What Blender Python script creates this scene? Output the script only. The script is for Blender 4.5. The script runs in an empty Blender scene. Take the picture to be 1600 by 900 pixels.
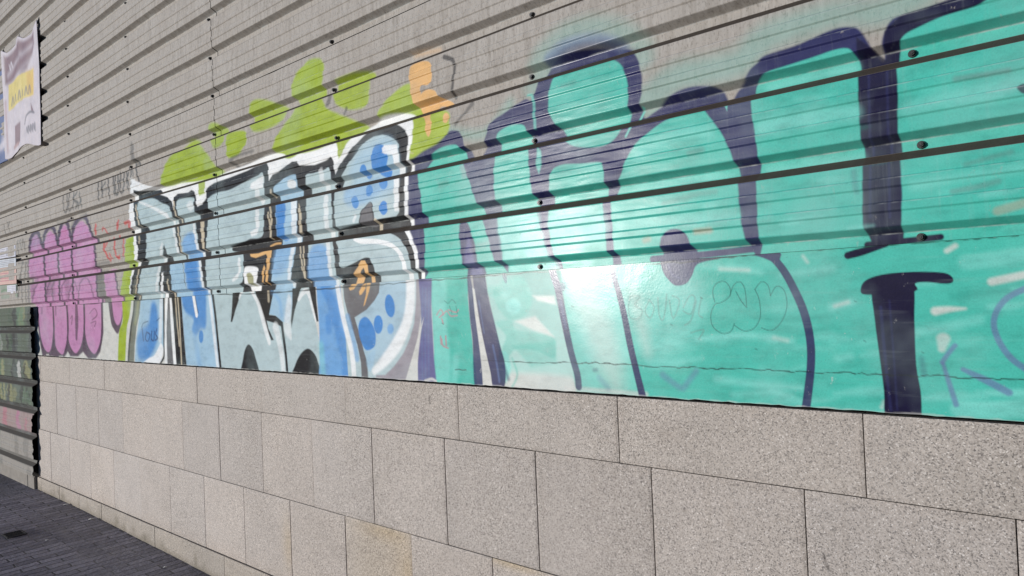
import bpy, bmesh, math, random
import numpy as np
from mathutils import Matrix, Vector

random.seed(11)
rng = np.random.default_rng(11)
scene = bpy.context.scene
COLL = scene.collection
EYE = 1.61            # camera height over the pavement, metres
DIST = 2.079          # camera distance from the wall plane (y = 0)
F_PX = 1100.0         # focal length in pixels of a 1600 px wide frame
YAW = math.radians(40.825)

# ------------------------------------------------------------------ helpers
def lin(c):
    return tuple((v / 255 / 12.92) if v / 255 <= 0.04045 else ((v / 255 + 0.055) / 1.055) ** 2.4 for v in c)

def tag(o, label=None, cat=None, group=None, kind=None):
    if label: o['label'] = label
    if cat: o['category'] = cat
    if group: o['group'] = group
    if kind: o['kind'] = kind
    return o

def empty(name, loc=(0, 0, 0)):
    o = bpy.data.objects.new(name, None)
    o.empty_display_size = 0.1
    o.location = loc
    COLL.objects.link(o)
    return o

def link(name, me, mat, parent=None):
    o = bpy.data.objects.new(name, me)
    if mat: me.materials.append(mat)
    COLL.objects.link(o)
    if parent:
        o.parent = parent
        o.matrix_parent_inverse = Matrix.Translation(-parent.location)
    return o

def grid_mesh(name, V, nr, nc, attrs=None, cattrs=None, smooth=False):
    """V is (nr*nc, 3); rows x columns quad sheet built straight from arrays."""
    me = bpy.data.meshes.new(name)
    i = np.arange(nr * nc).reshape(nr, nc)
    q = np.stack([i[:-1, :-1], i[1:, :-1], i[1:, 1:], i[:-1, 1:]], -1).reshape(-1, 4).astype(np.int32)
    me.vertices.add(len(V)); me.vertices.foreach_set('co', V.astype(np.float32).ravel())
    me.loops.add(q.size); me.loops.foreach_set('vertex_index', q.ravel())
    me.polygons.add(len(q)); me.polygons.foreach_set('loop_start', np.arange(0, q.size, 4, dtype=np.int32))
    if hasattr(me.polygons[0], 'loop_total'):
        try: me.polygons.foreach_set('loop_total', np.full(len(q), 4, dtype=np.int32))
        except Exception: pass
    me.update(calc_edges=True)
    me.polygons.foreach_set('use_smooth', np.full(len(q), smooth, dtype=bool))
    for k, v in (cattrs or {}).items():
        a = me.attributes.new(k, 'FLOAT_COLOR', 'POINT'); a.data.foreach_set('color', v.astype(np.float32).ravel())
    for k, v in (attrs or {}).items():
        a = me.attributes.new(k, 'FLOAT', 'POINT'); a.data.foreach_set('value', v.astype(np.float32).ravel())
    me.validate()
    return me

def add_box(bm, x0, x1, y0, y1, z0, z1, bev=0.0):
    r = bmesh.ops.create_cube(bm, size=1.0)
    bmesh.ops.scale(bm, vec=(x1 - x0, y1 - y0, z1 - z0), verts=r['verts'])
    bmesh.ops.translate(bm, vec=((x0 + x1) / 2, (y0 + y1) / 2, (z0 + z1) / 2), verts=r['verts'])
    if bev:
        es = list({e for v in r['verts'] for e in v.link_edges})
        bmesh.ops.bevel(bm, geom=es, offset=bev, segments=2, affect='EDGES')

def bm_mesh(bm, name):
    me = bpy.data.meshes.new(name); bm.to_mesh(me); bm.free(); return me

def add_cyl(bm, c, axis, r0, r1, depth, seg=16):
    m = Matrix.Translation(c) @ Vector((0, 0, 1)).rotation_difference(Vector(axis)).to_matrix().to_4x4()
    bmesh.ops.create_cone(bm, cap_ends=True, segments=seg, radius1=r0, radius2=r1, depth=depth, matrix=m)

# ------------------------------------------------------------------ node helpers
class N:
    def __init__(s, name):
        s.m = bpy.data.materials.new(name); s.m.use_nodes = True
        s.t = s.m.node_tree; s.t.nodes.clear()
        s.out = s.n('ShaderNodeOutputMaterial'); s.b = s.n('ShaderNodeBsdfPrincipled')
        s.t.links.new(s.b.outputs[0], s.out.inputs[0])
        s.pos = s.n('ShaderNodeNewGeometry').outputs['Position']
    def n(s, t, **kw):
        o = s.t.nodes.new(t)
        for k, v in kw.items(): setattr(o, k, v)
        return o
    def set(s, sock, v):
        if isinstance(v, bpy.types.NodeSocket): s.t.links.new(v, sock)
        elif isinstance(v, (tuple, list)) and sock.type == 'RGBA' and len(v) == 3: sock.default_value = (*v, 1)
        else: sock.default_value = v
    def mapping(s, scale, rot=(0, 0, 0), loc=(0, 0, 0)):
        o = s.n('ShaderNodeMapping'); s.set(o.inputs[0], s.pos)
        o.inputs['Scale'].default_value = scale; o.inputs['Rotation'].default_value = rot; o.inputs['Location'].default_value = loc
        return o.outputs[0]
    def noise(s, scale, detail=2, rough=0.5, vec=None, dist=0.0):
        o = s.n('ShaderNodeTexNoise'); s.set(o.inputs['Vector'], vec or s.pos)
        o.inputs['Scale'].default_value = scale; o.inputs['Detail'].default_value = detail
        o.inputs['Roughness'].default_value = rough; o.inputs['Distortion'].default_value = dist
        return o.outputs[0]
    def voro(s, scale, vec=None, feature='F1', out='Color'):
        o = s.n('ShaderNodeTexVoronoi', feature=feature); s.set(o.inputs['Vector'], vec or s.pos); o.inputs['Scale'].default_value = scale
        return o.outputs[out]
    def ramp(s, fac, stops, interp='LINEAR'):
        o = s.n('ShaderNodeValToRGB'); s.set(o.inputs[0], fac); e = o.color_ramp.elements; o.color_ramp.interpolation = interp
        while len(e) < len(stops): e.new(0.5)
        for el, (p, c) in zip(e, stops):
            el.position = p; el.color = (*c, 1) if isinstance(c, tuple) else (c, c, c, 1)
        return o.outputs[0]
    def mix(s, fac, a, b, mode='MIX'):
        o = s.n('ShaderNodeMix', data_type='RGBA', blend_type=mode); s.set(o.inputs[0], fac); s.set(o.inputs[6], a); s.set(o.inputs[7], b)
        return o.outputs[2]
    def math(s, op, a, b=0.0, clamp=False):
        o = s.n('ShaderNodeMath', operation=op, use_clamp=clamp); s.set(o.inputs[0], a); s.set(o.inputs[1], b); return o.outputs[0]
    def attr(s, name, out='Color'):
        o = s.n('ShaderNodeAttribute', attribute_name=name); return o.outputs[out]
    def bump(s, h, strength, dist, prev=None):
        o = s.n('ShaderNodeBump'); s.set(o.inputs['Height'], h); o.inputs['Strength'].default_value = strength; o.inputs['Distance'].default_value = dist
        if prev: s.set(o.inputs['Normal'], prev)
        return o.outputs[0]
    def fin(s, col, rough, normal=None, spec=0.5, metal=0.0):
        s.set(s.b.inputs['Base Color'], col); s.set(s.b.inputs['Roughness'], rough)
        s.b.inputs['Specular IOR Level'].default_value = spec; s.b.inputs['Metallic'].default_value = metal
        if normal: s.set(s.b.inputs['Normal'], normal)
        return s.m

def plain(name, c, rough=0.6, var=0.25, scale=30, metal=0.0):
    k = N(name)
    col = k.mix(k.noise(scale, 4), tuple(v * (1 - var) for v in c), tuple(min(1, v * (1 + var)) for v in c))
    return k.fin(col, rough, k.bump(k.noise(scale * 4, 3), 0.2, 0.002), metal=metal)

# ------------------------------------------------------------------ traced spray paint, plus painted glare and edge shade
# Every shape lies on the wall in wall millimetres: along the wall, and above or below eye level.
# (kind, ink, opacity, edge softness in mm, points, [half widths in mm])
INK = {'deep': (44,152,136), 'halo': (120,176,164), 'dk': (48,50,92), 'dk2': (30,27,54), 'teal': (78,186,168), 'tealp': (140,218,206), 'mint': (104,200,184), 'wh': (244,244,242), 'gr': (44,43,45), 'fill': (182,200,202), 'lb': (164,196,216), 'bl': (68,134,202), 'blm': (118,168,216), 'lime': (162,182,58), 'peach': (226,178,116), 'beige': (206,192,166), 'pink': (198,142,182), 'pinkd': (200,120,165), 'po': (92,74,90), 'mv': (160,135,165), 'red': (196,84,80), 'tag': (60,57,56), 'gdk': (110,108,110), 'gpu': (160,154,160), 'pur': (106,104,148), 'navy': (44,58,100), 'lil': (104,122,164), 'offw': (214,213,206), 'sage': (160,158,110), 'rosy': (190,126,138), 'fade': (104,140,132), 'bubble': (24,84,80), 'olive': (120,120,105), 'bk': (40,38,40), 'grn': (110,140,110), 'drk': (30,30,32), 'haze': (110,130,160), 'rust': (190,150,125)}
CLADDING_PAINT = [
('s','halo',0.42,34.8,[-1599,799,-1566,862,-1498,911,-1401,930,-1285,906,-1197,847,-1157,772],[62.8,61.3,54.8,46.9,41.4,40.3,42.1]),
('s','halo',0.5,33.5,[-1150,627,-1037,680,-929,674,-831,678,-751,725,-642,735,-537,737,-443,712,-354,726],[51.9,48.1,44.4,45.5,44.6,41.3,38.5,37.8,37.9]),
('s','mint',0.3,29.9,[-2088,708,-1873,654,-1734,740],[18.3,18.8,21.1]),
('f','dk',1,4.9,[-2367,80,-2337,593,-2292,642,-2233,660,-2176,672,-2128,680,-2096,696,-2066,703,-2036,700,-2007,687,-1993,664,-1988,634,-1972,597,-1952,555,-1926,572,-1885,616,-1863,650,-1844,684,-1812,703,-1775,713,-1735,725,-1686,737,-1651,744,-1627,734,-1607,768,-1587,806,-1561,838,-1524,857,-1469,866,-1386,862,-1293,847,-1218,823,-1181,787,-1164,736,-1162,672,-1177,622,-1179,586,-1152,593,-1118,607,-1071,626,-1012,640,-952,634,-902,615,-880,569,-854,602,-822,621,-801,647,-777,662,-750,676,-658,682,-594,696,-552,700,-519,693,-499,679,-483,648,-469,614,-453,591,-447,635,-438,660,-420,683,-396,688,-359,689,-306,695,-271,701,-192,714,-47,725,-81,-71]),
('s','haze',0.7,17.5,[-1536,869,-1482,892,-1411,896,-1318,880,-1247,843],[25.0,23.2,20.8,19.1,18.3]),
('s','dk',0.55,14.9,[-1543,847,-1472,869,-1385,869,-1293,853,-1204,806],[20.1,18.7,17.1,15.7,15.1]),
('p','dk2',0.9,3.9,[-508,662,-475,627,-448,595,-439,660,-396,690,-299,696,-142,713,-132,664,-273,661,-394,637,-412,586,-421,186,-423,86,-526,86]),
('f','teal',1,5.0,[-2276,556,-2245,585,-2203,614,-2154,636,-2099,645,-2035,640,-2011,612,-1996,552,-1970,490,-1948,433,-1927,376,-1902,317,-1881,262,-1863,202,-1849,153,-1824,56,-2267,76,-2254,153,-2244,251,-2255,351,-2261,449]),
('f','teal',1,5.0,[-1809,633,-1788,651,-1748,661,-1706,660,-1669,648,-1658,615,-1655,552,-1653,488,-1645,396,-1628,317,-1615,273,-1597,205,-1585,157,-1573,104,-1567,57,-1567,43,-1788,52,-1803,143,-1803,200,-1816,263,-1823,324,-1831,418,-1830,496,-1819,569]),
('f','tealp',0.7,16.5,[-1809,330,-1636,335,-1610,249,-1585,164,-1567,57,-1781,52,-1798,167]),
('f','dk',1,6.1,[-2032,307,-2020,322,-1991,319,-1974,296,-1958,256,-1943,203,-1939,157,-1920,48,-2028,52,-2025,160,-2030,210,-2034,263]),
('f','pur',0.8,12.2,[-1984,253,-1964,218,-1953,157,-1940,74,-2001,77,-2011,161,-2001,208]),
('f','teal',1,4.9,[-1528,787,-1498,804,-1458,810,-1375,812,-1296,806,-1251,783,-1227,747,-1215,684,-1221,631,-1236,580,-1257,547,-1284,524,-1324,511,-1390,518,-1444,532,-1482,557,-1509,601,-1538,649,-1551,689,-1545,740]),
('s','mint',0.7,5.4,[-1644,757,-1620,747,-1617,691,-1617,631],[4.6,5.5,6.0,6.1]),
('f','teal',1,4.0,[-1552,454,-1533,470,-1489,475,-1420,466,-1350,460,-1329,448,-1326,410,-1332,355,-1336,320,-1333,273,-1328,211,-1328,160,-1326,112,-1323,67,-1322,34,-1526,43,-1538,90,-1550,143,-1558,169,-1567,221,-1573,281,-1566,339,-1564,392,-1559,432]),
('f','tealp',0.6,30.1,[-1553,314,-1441,328,-1338,278,-1332,196,-1448,183,-1552,220]),
('f','teal',1,3.9,[-1206,486,-1175,509,-1141,528,-1088,551,-1009,566,-959,564,-935,535,-906,492,-882,442,-868,401,-860,355,-854,312,-851,244,-846,186,-838,141,-828,41,-1024,31,-1284,28,-1287,65,-1292,109,-1298,154,-1300,259,-1302,325,-1284,366,-1260,400,-1246,430,-1227,464]),
('s','mint',0.9,3.4,[-1172,615,-1201,573,-1233,528],[3.8,3.8,3.8]),
('p','mint',0.8,5.4,[-1612,559,-1595,541,-1591,496,-1608,458,-1619,483]),
('f','teal',1,3.2,[-801,571,-795,604,-771,621,-743,629,-684,633,-617,638,-566,643,-533,639,-518,623,-509,593,-509,564,-510,503,-510,438,-510,377,-509,322,-512,248,-515,159,-517,42,-791,39,-797,153,-799,191,-798,263,-798,333,-790,388,-792,432,-797,481,-802,533]),
('p','mint',0.9,3.0,[-885,560,-874,558,-877,541]),
('f','teal',1,3.0,[-394,637,-361,648,-307,660,-239,664,-194,676,-49,696,-68,-43,-303,-34,-425,3,-422,161,-418,224,-418,302,-420,391,-415,502,-416,562,-411,610]),
('s','tealp',0.5,17.8,[-754,589,-645,594,-527,589],[13.5,12.9,12.3]),
('s','tealp',0.45,17.7,[-769,470,-633,471,-525,461],[20.9,19.9,19.1]),
('s','tealp',0.4,17.6,[-765,347,-622,338,-522,339],[15.0,14.3,13.9]),
('s','tealp',0.35,14.6,[-395,448,-282,456,-153,458],[16.9,16.1,15.3]),
('s','tealp',0.35,14.6,[-389,249,-290,254,-161,260],[13.3,12.8,12.2]),
('s','tealp',0.4,21.3,[-1217,362,-1052,360,-883,345],[15.1,14.3,13.6]),
('s','tealp',0.4,21.5,[-1187,464,-1046,498,-938,486],[20.2,18.9,17.7]),
('s','tealp',0.4,21.4,[-1260,237,-1059,227,-868,227],[15.1,14.3,13.6]),
('s','tealp',0.3567179197560685,7.0,[-249,204,-212,205,-176,206],[4.4,6.9,3.9]),
('s','mint',0.2683969718962863,6.9,[-218,180,-195,181,-173,182],[4.9,7.7,2.1]),
('s','mint',0.22794054755576715,10.5,[-1077,235,-1007,235,-940,236],[3.1,8.4,4.8]),
('s','mint',0.35314807965865513,7.6,[-359,485,-331,483,-304,481],[4.2,5.9,2.6]),
('s','deep',0.19592591217873756,9.3,[-776,171,-751,172,-726,173],[7.1,10.3,3.5]),
('s','tealp',0.20721736005969119,8.8,[-668,361,-625,360,-582,359],[6.8,6.1,2.0]),
('s','mint',0.23927101212980575,7.6,[-367,301,-346,301,-326,301],[6.3,6.8,1.7]),
('s','mint',0.3438098588062871,10.7,[-1087,219,-1051,219,-1016,220],[3.2,8.5,5.9]),
('s','tealp',0.18410940663897873,8.9,[-703,191,-659,192,-616,193],[4.1,6.8,3.4]),
('s','tealp',0.35108726874501306,9.1,[-733,185,-702,185,-672,187],[4.5,8.9,3.2]),
('s','tealp',0.1638176562956002,6.8,[-187,291,-162,290,-138,291],[3.9,5.8,1.7]),
('s','tealp',0.158893488202753,10.2,[-970,362,-944,361,-919,361],[5.7,10.6,3.2]),
('s','tealp',0.15921729620371292,7.3,[-304,431,-257,428,-212,426],[4.3,6.3,2.8]),
('s','tealp',0.2105972810195333,8.8,[-676,530,-620,525,-566,521],[5.0,5.6,2.7]),
('s','tealp',0.36845155688432013,8.3,[-550,153,-520,154,-490,155],[4.8,5.8,2.4]),
('s','deep',0.28200597318864984,7.1,[-265,153,-243,154,-221,156],[5.5,8.7,4.1]),
('s','mint',0.37474243048493894,7.1,[-249,138,-235,139,-223,140],[6.1,8.8,1.7]),
('s','tealp',0.2680458175884458,10.3,[-1029,211,-972,212,-917,213],[7.5,11.5,3.8]),
('s','tealp',0.1789724923591747,8.9,[-697,464,-645,461,-594,458],[7.0,5.5,4.9]),
('s','tealp',0.23266077901875445,7.3,[-333,223,-290,223,-248,224],[6.0,6.1,3.7]),
('s','deep',0.2722078065589187,7.1,[-269,218,-242,218,-215,219],[2.5,4.9,3.4]),
('s','mint',0.22423461198376296,7.3,[-287,292,-271,291,-255,291],[2.7,10.3,4.4]),
('s','deep',0.37133572281502636,8.9,[-721,285,-665,284,-611,285],[3.2,6.3,4.0]),
('s','deep',0.22557636672584286,8.4,[-589,423,-538,420,-488,418],[3.0,11.4,2.4]),
('s','tealp',0.2316387003180668,7.3,[-305,375,-266,373,-227,372],[3.9,5.8,3.8]),
('s','tealp',0.28623711859963585,7.2,[-284,441,-239,438,-195,436],[5.2,4.7,2.5]),
('s','tealp',0.20730224543562145,8.6,[-620,292,-585,292,-550,292],[5.0,8.2,2.8]),
('s','tealp',0.26675731238434675,10.2,[-960,260,-943,260,-926,260],[6.0,8.4,5.6]),
('s','deep',0.3427605356966855,7.0,[-245,413,-205,410,-165,409],[4.8,7.4,2.0]),
('s','tealp',0.22134157214670122,9.2,[-747,337,-726,336,-704,336],[5.6,10.6,4.1]),
('s','tealp',0.23241192000778874,7.0,[-222,454,-185,451,-149,449],[2.6,8.6,4.3]),
('s','deep',0.35781571913559707,7.1,[-247,125,-230,126,-214,127],[5.0,9.3,3.5]),
('s','mint',0.37434515792913325,8.9,[-701,460,-647,456,-596,454],[4.8,9.7,2.7]),
('s','deep',0.16692910205236716,8.6,[-645,371,-593,369,-543,368],[7.0,9.8,2.3]),
('s','mint',0.30998470769868103,6.8,[-211,121,-170,123,-130,126],[5.8,9.1,2.9]),
('s','tealp',0.24947682319291373,8.7,[-627,348,-611,347,-594,347],[3.0,6.3,1.9]),
('s','mint',0.20137210531486013,8.2,[-527,324,-484,323,-442,322],[2.7,6.8,4.2]),
('s','mint',0.18729926916804043,7.0,[-213,500,-194,498,-175,497],[4.7,8.5,2.1]),
('s','gdk',0.3,8.4,[-1101,288,-1000,300,-926,302],[8.4,8.2,7.9]),
('s','gdk',0.25,8.4,[-1053,343,-945,340],[5.1,5.0]),
('s','gdk',0.4,5.7,[-287,497,-227,494,-182,493],[6.4,6.3,6.2]),
('s','gdk',0.35,5.8,[-305,221,-252,227,-212,234],[7.2,7.1,7.0]),
('s','gdk',0.3,5.7,[-276,284,-184,300],[6.4,6.2]),
('s','gdk',0.3,8.3,[-1005,434,-961,436],[9.3,9.1]),
('s','rust',0.55,8.2,[-995,186,-948,186],[9.0,8.9]),
('s','rust',0.5,9.0,[-1178,174,-1163,177],[8.6,8.6]),
('s','rust',0.4,5.5,[-215,163,-165,175],[10.8,10.6]),
('s','gdk',0.3,12.9,[-2139,628,-2093,615],[8.0,7.9]),
('s','gdk',0.3,12.8,[-2139,488,-2093,492],[8.4,8.3]),
('s','gpu',0.5,12.3,[-2004,542,-1988,506],[13.3,13.2]),
('s','gpu',0.35,12.0,[-1968,205,-1879,224],[10.7,10.5]),
('s','gdk',0.25,10.2,[-1484,754,-1433,756],[7.2,7.1]),
('s','dk',0.3,6.7,[-532,303,-526,250],[7.9,7.9]),
('f','dk',1,3.9,[-1122,161,-1111,185,-1083,201,-1049,198,-1028,179,-1018,154,-1007,111,-1001,50,-1131,57]),
('s','dk',1,3.1,[-1171,112,-977,115,-822,121],[11.6,11.0,10.5]),
('s','dk2',1,2.8,[-514,107,-440,109,-343,113],[8.6,8.4,8.1]),
('s','dk2',0.5,3.2,[-472,473,-476,312,-476,175],[3.9,3.9,3.9]),
('s','dk',0.6,3.3,[-482,569,-488,365,-496,178],[3.1,3.1,3.1]),
('s','dk',0.6,3.2,[-438,558,-444,357,-449,172],[3.0,3.0,3.0]),
('f','dk2',0.9,2.7,[-166,449,-151,455,-141,441,-154,431]),
('f','lime',1,14.9,[-4830,846,-4794,936,-4700,1015,-4536,1063,-4408,1090,-4306,1055,-4201,982,-4064,858,-3977,758,-4157,685,-4682,742]),
('f','lime',0.95,12.1,[-4151,1114,-4100,1135,-4007,1105,-3956,1050,-3976,985,-4072,975,-4125,1023]),
('f','lime',1,9.4,[-3927,1026,-3851,1034,-3721,1014,-3695,972,-3727,923,-3817,887,-3921,897,-3931,966]),
('f','lime',0.95,12.0,[-3657,1128,-3599,1163,-3466,1134,-3341,1079,-3282,1033,-3347,988,-3477,975,-3610,989,-3663,1039]),
('f','lime',1,10.7,[-3218,1164,-3186,1203,-3119,1230,-3060,1252,-2966,1234,-2935,1191,-2950,1128,-2971,1065,-2927,982,-2834,932,-2735,887,-2649,840,-2643,781,-2899,749,-3179,762,-3456,789,-3431,872,-3350,944,-3254,993,-3202,1040,-3228,1106]),
('f','lime',0.95,9.7,[-2866,1095,-2772,1104,-2672,1099,-2586,1078,-2580,1023,-2594,951,-2625,919,-2732,929,-2832,972,-2870,1027]),
('f','lime',1,8.5,[-2543,855,-2495,900,-2425,935,-2337,958,-2283,939,-2238,846,-2121,803,-2065,775,-2073,705,-2129,669,-2229,649,-2335,627,-2555,662]),
('f','peach',1,4.0,[-2304,1009,-2286,1030,-2228,1032,-2180,1020,-2161,993,-2164,940,-2186,920,-2225,929,-2235,901,-2222,843,-2192,809,-2209,785,-2261,815,-2294,886,-2303,958]),
('s','peach',0.35,13.5,[-2299,1084,-2225,1078,-2145,1068],[11.5,11.2,10.9]),
('f','peach',1,3.9,[-2236,887,-2195,903,-2148,889,-2126,858,-2081,832,-2060,806,-2083,795,-2120,821,-2159,821,-2182,780,-2171,750,-2194,703,-2213,725,-2211,758,-2224,807]),
('f','peach',1,3.2,[-2066,757,-2069,747,-2077,740,-2086,739,-2096,744,-2102,753,-2104,764,-2101,774,-2094,781,-2084,782,-2075,777,-2068,768]),
('s','tag',0.85,4.7,[-2082,1014,-2027,984,-2026,941,-2036,901,-2045,866,-2058,843],[10.3,8.7,7.5,7.7,7.7,5.8]),
('s','tag',0.7,6.2,[-1932,787,-1981,753,-2031,723],[11.6,6.6,6.6]),
('s','tag',0.6,8.2,[-2915,996,-2897,1027],[16.1,16.0]),
('s','tag',0.6,5.9,[-2778,920,-2767,943],[10.2,10.2]),
('s','tag',0.3,15.9,[-2801,1049,-2735,1043],[12.6,12.4]),
('s','tag',0.6,10.4,[-3866,828,-3893,869,-3817,887,-3631,885],[15.0,17.1,10.0,9.3]),
('s','tag',0.7,10.2,[-3866,828,-3726,836,-3586,842],[8.0,7.8,7.6]),
('s','tag',0.5,14.3,[-5280,1191,-5278,1145,-5277,1090],[33.2,33.2,33.3]),
('s','tag',0.8,7.1,[-5254,1095,-5217,1008,-5179,930],[12.1,11.9,11.7]),
('s','tag',0.6,7.2,[-5312,1082,-5274,984],[10.0,10.0]),
('s','tag',0.75,8.1,[-5955,1043,-5954,899],[13.8,13.8]),
('s','tag',0.75,8.0,[-5888,1049,-5874,914],[13.4,13.3]),
('s','tag',0.75,8.0,[-5813,1014,-5896,961],[9.7,9.8]),
('s','tag',0.75,7.9,[-5870,958,-5741,960],[5.5,5.4]),
('s','tag',0.75,7.8,[-5759,1050,-5735,886],[12.8,12.8]),
('s','tag',0.75,7.7,[-5659,1040,-5634,898],[12.4,12.4]),
('s','tag',0.75,7.6,[-5621,1059,-5609,904,-5559,917,-5572,1051],[12.6,11.2,12.6,12.4]),
('s','tag',0.75,7.4,[-5514,1033,-5524,903,-5453,903],[12.5,10.9,5.1]),
('s','tag',0.75,7.4,[-5440,1069,-5464,914],[12.3,12.4]),
('s','tag',0.75,7.3,[-5405,1064,-5372,901],[11.5,11.5]),
('s','tag',0.75,7.3,[-5362,1020,-5414,958],[10.7,10.8]),
('s','tag',0.75,7.2,[-5313,1068,-5327,895],[11.9,11.9]),
('s','tag',0.75,7.5,[-5566,984,-5447,986],[5.3,5.2]),
('s','tag',0.65,9.2,[-6759,1037,-6740,898,-6660,911,-6664,1041],[13.9,10.6,13.2,13.9]),
('s','tag',0.65,9.0,[-6603,1027,-6630,896,-6537,907],[13.9,11.7,5.6]),
('s','tag',0.65,8.9,[-6496,1019,-6523,895],[13.5,13.6]),
('s','tag',0.65,8.8,[-6421,1020,-6501,967,-6400,923,-6478,890],[9.5,12.9,12.3,7.9]),
('s','tag',0.65,8.7,[-6364,1002,-6330,893],[12.1,12.0]),
('s','tag',0.65,8.7,[-6340,947,-6404,886],[10.5,10.6]),
('s','tag',0.5,12.1,[-8524,956,-8489,862],[15.4,15.3]),
('s','tag',0.5,11.8,[-8388,968,-8332,873],[13.6,13.6]),
('s','tag',0.5,11.8,[-8300,972,-8392,930],[9.2,9.3]),
('f','wh',1,6.8,[-5439,81,-5388,422,-5377,698,-5354,834,-5311,944,-5211,934,-5053,885,-4920,859,-4752,844,-4581,842,-4401,825,-4148,816,-4011,827,-3762,834,-3620,844,-3485,850,-3376,829,-3298,788,-3237,785,-3188,794,-3118,789,-3005,789,-2944,795,-2864,796,-2840,752,-2756,787,-2679,821,-2596,836,-2529,855,-2443,855,-2365,842,-2311,819,-2292,777,-2299,727,-2310,685,-2330,626,-2343,487,-2351,347,-2321,274,-2292,202,-2299,77,-2306,-34,-5443,30]),
('s','wh',0.9,14.3,[-5322,959,-5266,942],[14.4,14.3]),
('p','lime',0.9,9.2,[-4306,823,-4213,818,-4220,724,-4296,718]),
('p','lime',0.9,6.4,[-2846,828,-2748,828,-2810,734,-2848,715]),
('p','lime',0.7,9.1,[-3376,835,-3234,832,-3260,796,-3341,795]),
('p','lime',1,7.3,[-5447,547,-5308,562,-5303,484,-5298,415,-5363,305,-5407,191,-5443,30,-5644,34,-5543,244,-5484,382]),
('p','gr',1,4.8,[-5282,885,-5184,863,-4911,840,-4854,798,-4738,766,-4674,733,-4658,689,-4634,753,-4586,768,-4442,757,-4397,768,-4346,749,-4333,683,-4327,654,-4258,662,-4207,683,-4203,734,-4168,757,-4102,771,-3914,775,-3708,785,-3624,794,-3495,796,-3477,768,-3482,695,-3441,724,-3377,729,-3313,746,-3250,764,-3203,759,-3175,732,-3049,716,-2954,723,-2905,734,-2890,710,-2878,645,-2851,669,-2807,706,-2728,751,-2642,790,-2588,807,-2518,814,-2445,818,-2381,785,-2344,758,-2328,733,-2331,688,-2348,623,-2360,557,-2369,476,-2374,389,-2369,326,-2338,284,-2311,231,-2307,156,-2318,-33,-5443,30,-5369,236,-5292,346,-5255,394,-5228,446,-5265,540,-5268,641,-5291,781]),
('f','fill',1,6.6,[-5213,780,-4977,787,-4819,737,-4724,705,-4688,667,-4665,601,-4640,548,-4618,471,-4587,386,-4556,313,-4602,308,-4733,333,-4767,390,-4801,453,-4836,382,-4899,214,-4944,20,-5295,27,-5210,264,-5160,343,-5101,410,-5083,507,-5099,570,-5179,654]),
('s','wh',0.75,9.9,[-5190,787,-5022,740,-4863,687,-4748,640,-4714,577],[7.1,9.4,11.9,15.2,12.4]),
('s','wh',0.7,7.5,[-4676,581,-4636,485,-4606,387],[15.0,15.2,15.3]),
('s','wh',0.6,9.9,[-4841,452,-4879,342,-4943,172,-4960,86],[19.3,19.3,19.7,20.1]),
('s','beige',0.9,7.1,[-5247,766,-5230,705,-5203,625],[11.4,11.3,11.2]),
('s','beige',0.6,7.0,[-5210,536,-5201,508],[15.4,15.4]),
('s','beige',0.8,7.1,[-5227,329,-5268,231,-5308,141,-5334,96],[11.5,11.5,11.4,11.1]),
('s','olive',0.6,7.2,[-5301,233,-5343,133],[21.2,21.3]),
('p','wh',1,6.5,[-4855,263,-4825,274,-4843,168,-4849,82,-4909,84,-4882,170]),
('s','beige',0.9,6.4,[-4771,216,-4757,143,-4733,79],[9.5,9.3,9.0]),
('f','lb',1,6.2,[-4724,324,-4564,326,-4528,196,-4497,11,-4709,15,-4714,205]),
('s','lb',0.8,9.2,[-4571,231,-4535,106],[17.5,17.4]),
('s','beige',0.9,6.2,[-4646,721,-4632,661,-4609,595,-4595,532,-4573,447,-4560,379],[8.9,8.8,8.7,8.9,8.8,8.9]),
('f','fill',1,6.0,[-4609,708,-4552,730,-4374,716,-4368,679,-4365,610,-4352,541,-4332,467,-4321,386,-4301,313,-4284,185,-4256,6,-4488,11,-4519,196,-4546,321,-4557,425,-4567,537,-4588,622]),
('f','blm',0.85,17.8,[-4526,476,-4373,494,-4331,367,-4293,185,-4272,6,-4479,10,-4510,195,-4534,361]),
('f','bl',0.8,17.8,[-4511,310,-4368,325,-4341,227,-4304,27,-4460,30,-4492,194]),
('s','wh',0.75,7.0,[-4378,543,-4351,436,-4324,338,-4298,225,-4280,125],[14.5,14.4,14.4,14.4,14.4]),
('f','wh',0.6,11.9,[-4369,663,-4376,648,-4393,638,-4415,636,-4437,643,-4452,657,-4457,673,-4450,689,-4433,699,-4410,700,-4389,693,-4374,680]),
('p','beige',1,5.8,[-4291,558,-4241,553,-4245,439,-4254,373,-4275,374,-4282,454]),
('f','fill',1,5.2,[-4173,687,-4059,707,-3919,704,-3770,721,-3663,732,-3586,739,-3532,745,-3532,642,-3544,467,-3561,409,-3610,395,-3693,399,-3757,390,-3867,384,-3958,377,-3967,351,-3855,335,-3783,322,-3793,176,-3855,135,-3924,-1,-4222,5,-4234,182,-4240,332,-4204,494,-4187,610]),
('p','wh',0.9,7.4,[-3671,708,-3533,734,-3537,664,-3653,673,-3680,687]),
('s','wh',0.7,7.4,[-3606,652,-3609,610],[23.9,23.9]),
('s','wh',0.75,7.4,[-3612,560,-3610,492,-3620,439,-3677,423],[20.3,20.5,17.5,12.7]),
('s','wh',0.75,7.8,[-3829,289,-3825,237,-3850,198,-3911,175],[14.5,14.4,10.9,9.0]),
('f','wh',1,6.0,[-3775,234,-3731,246,-3634,233,-3623,204,-3647,155,-3672,84,-3729,79,-3769,117,-3779,176]),
('f','sage',0.9,6.1,[-3741,203,-3706,208,-3679,189,-3683,135,-3725,137,-3744,170]),
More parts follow.
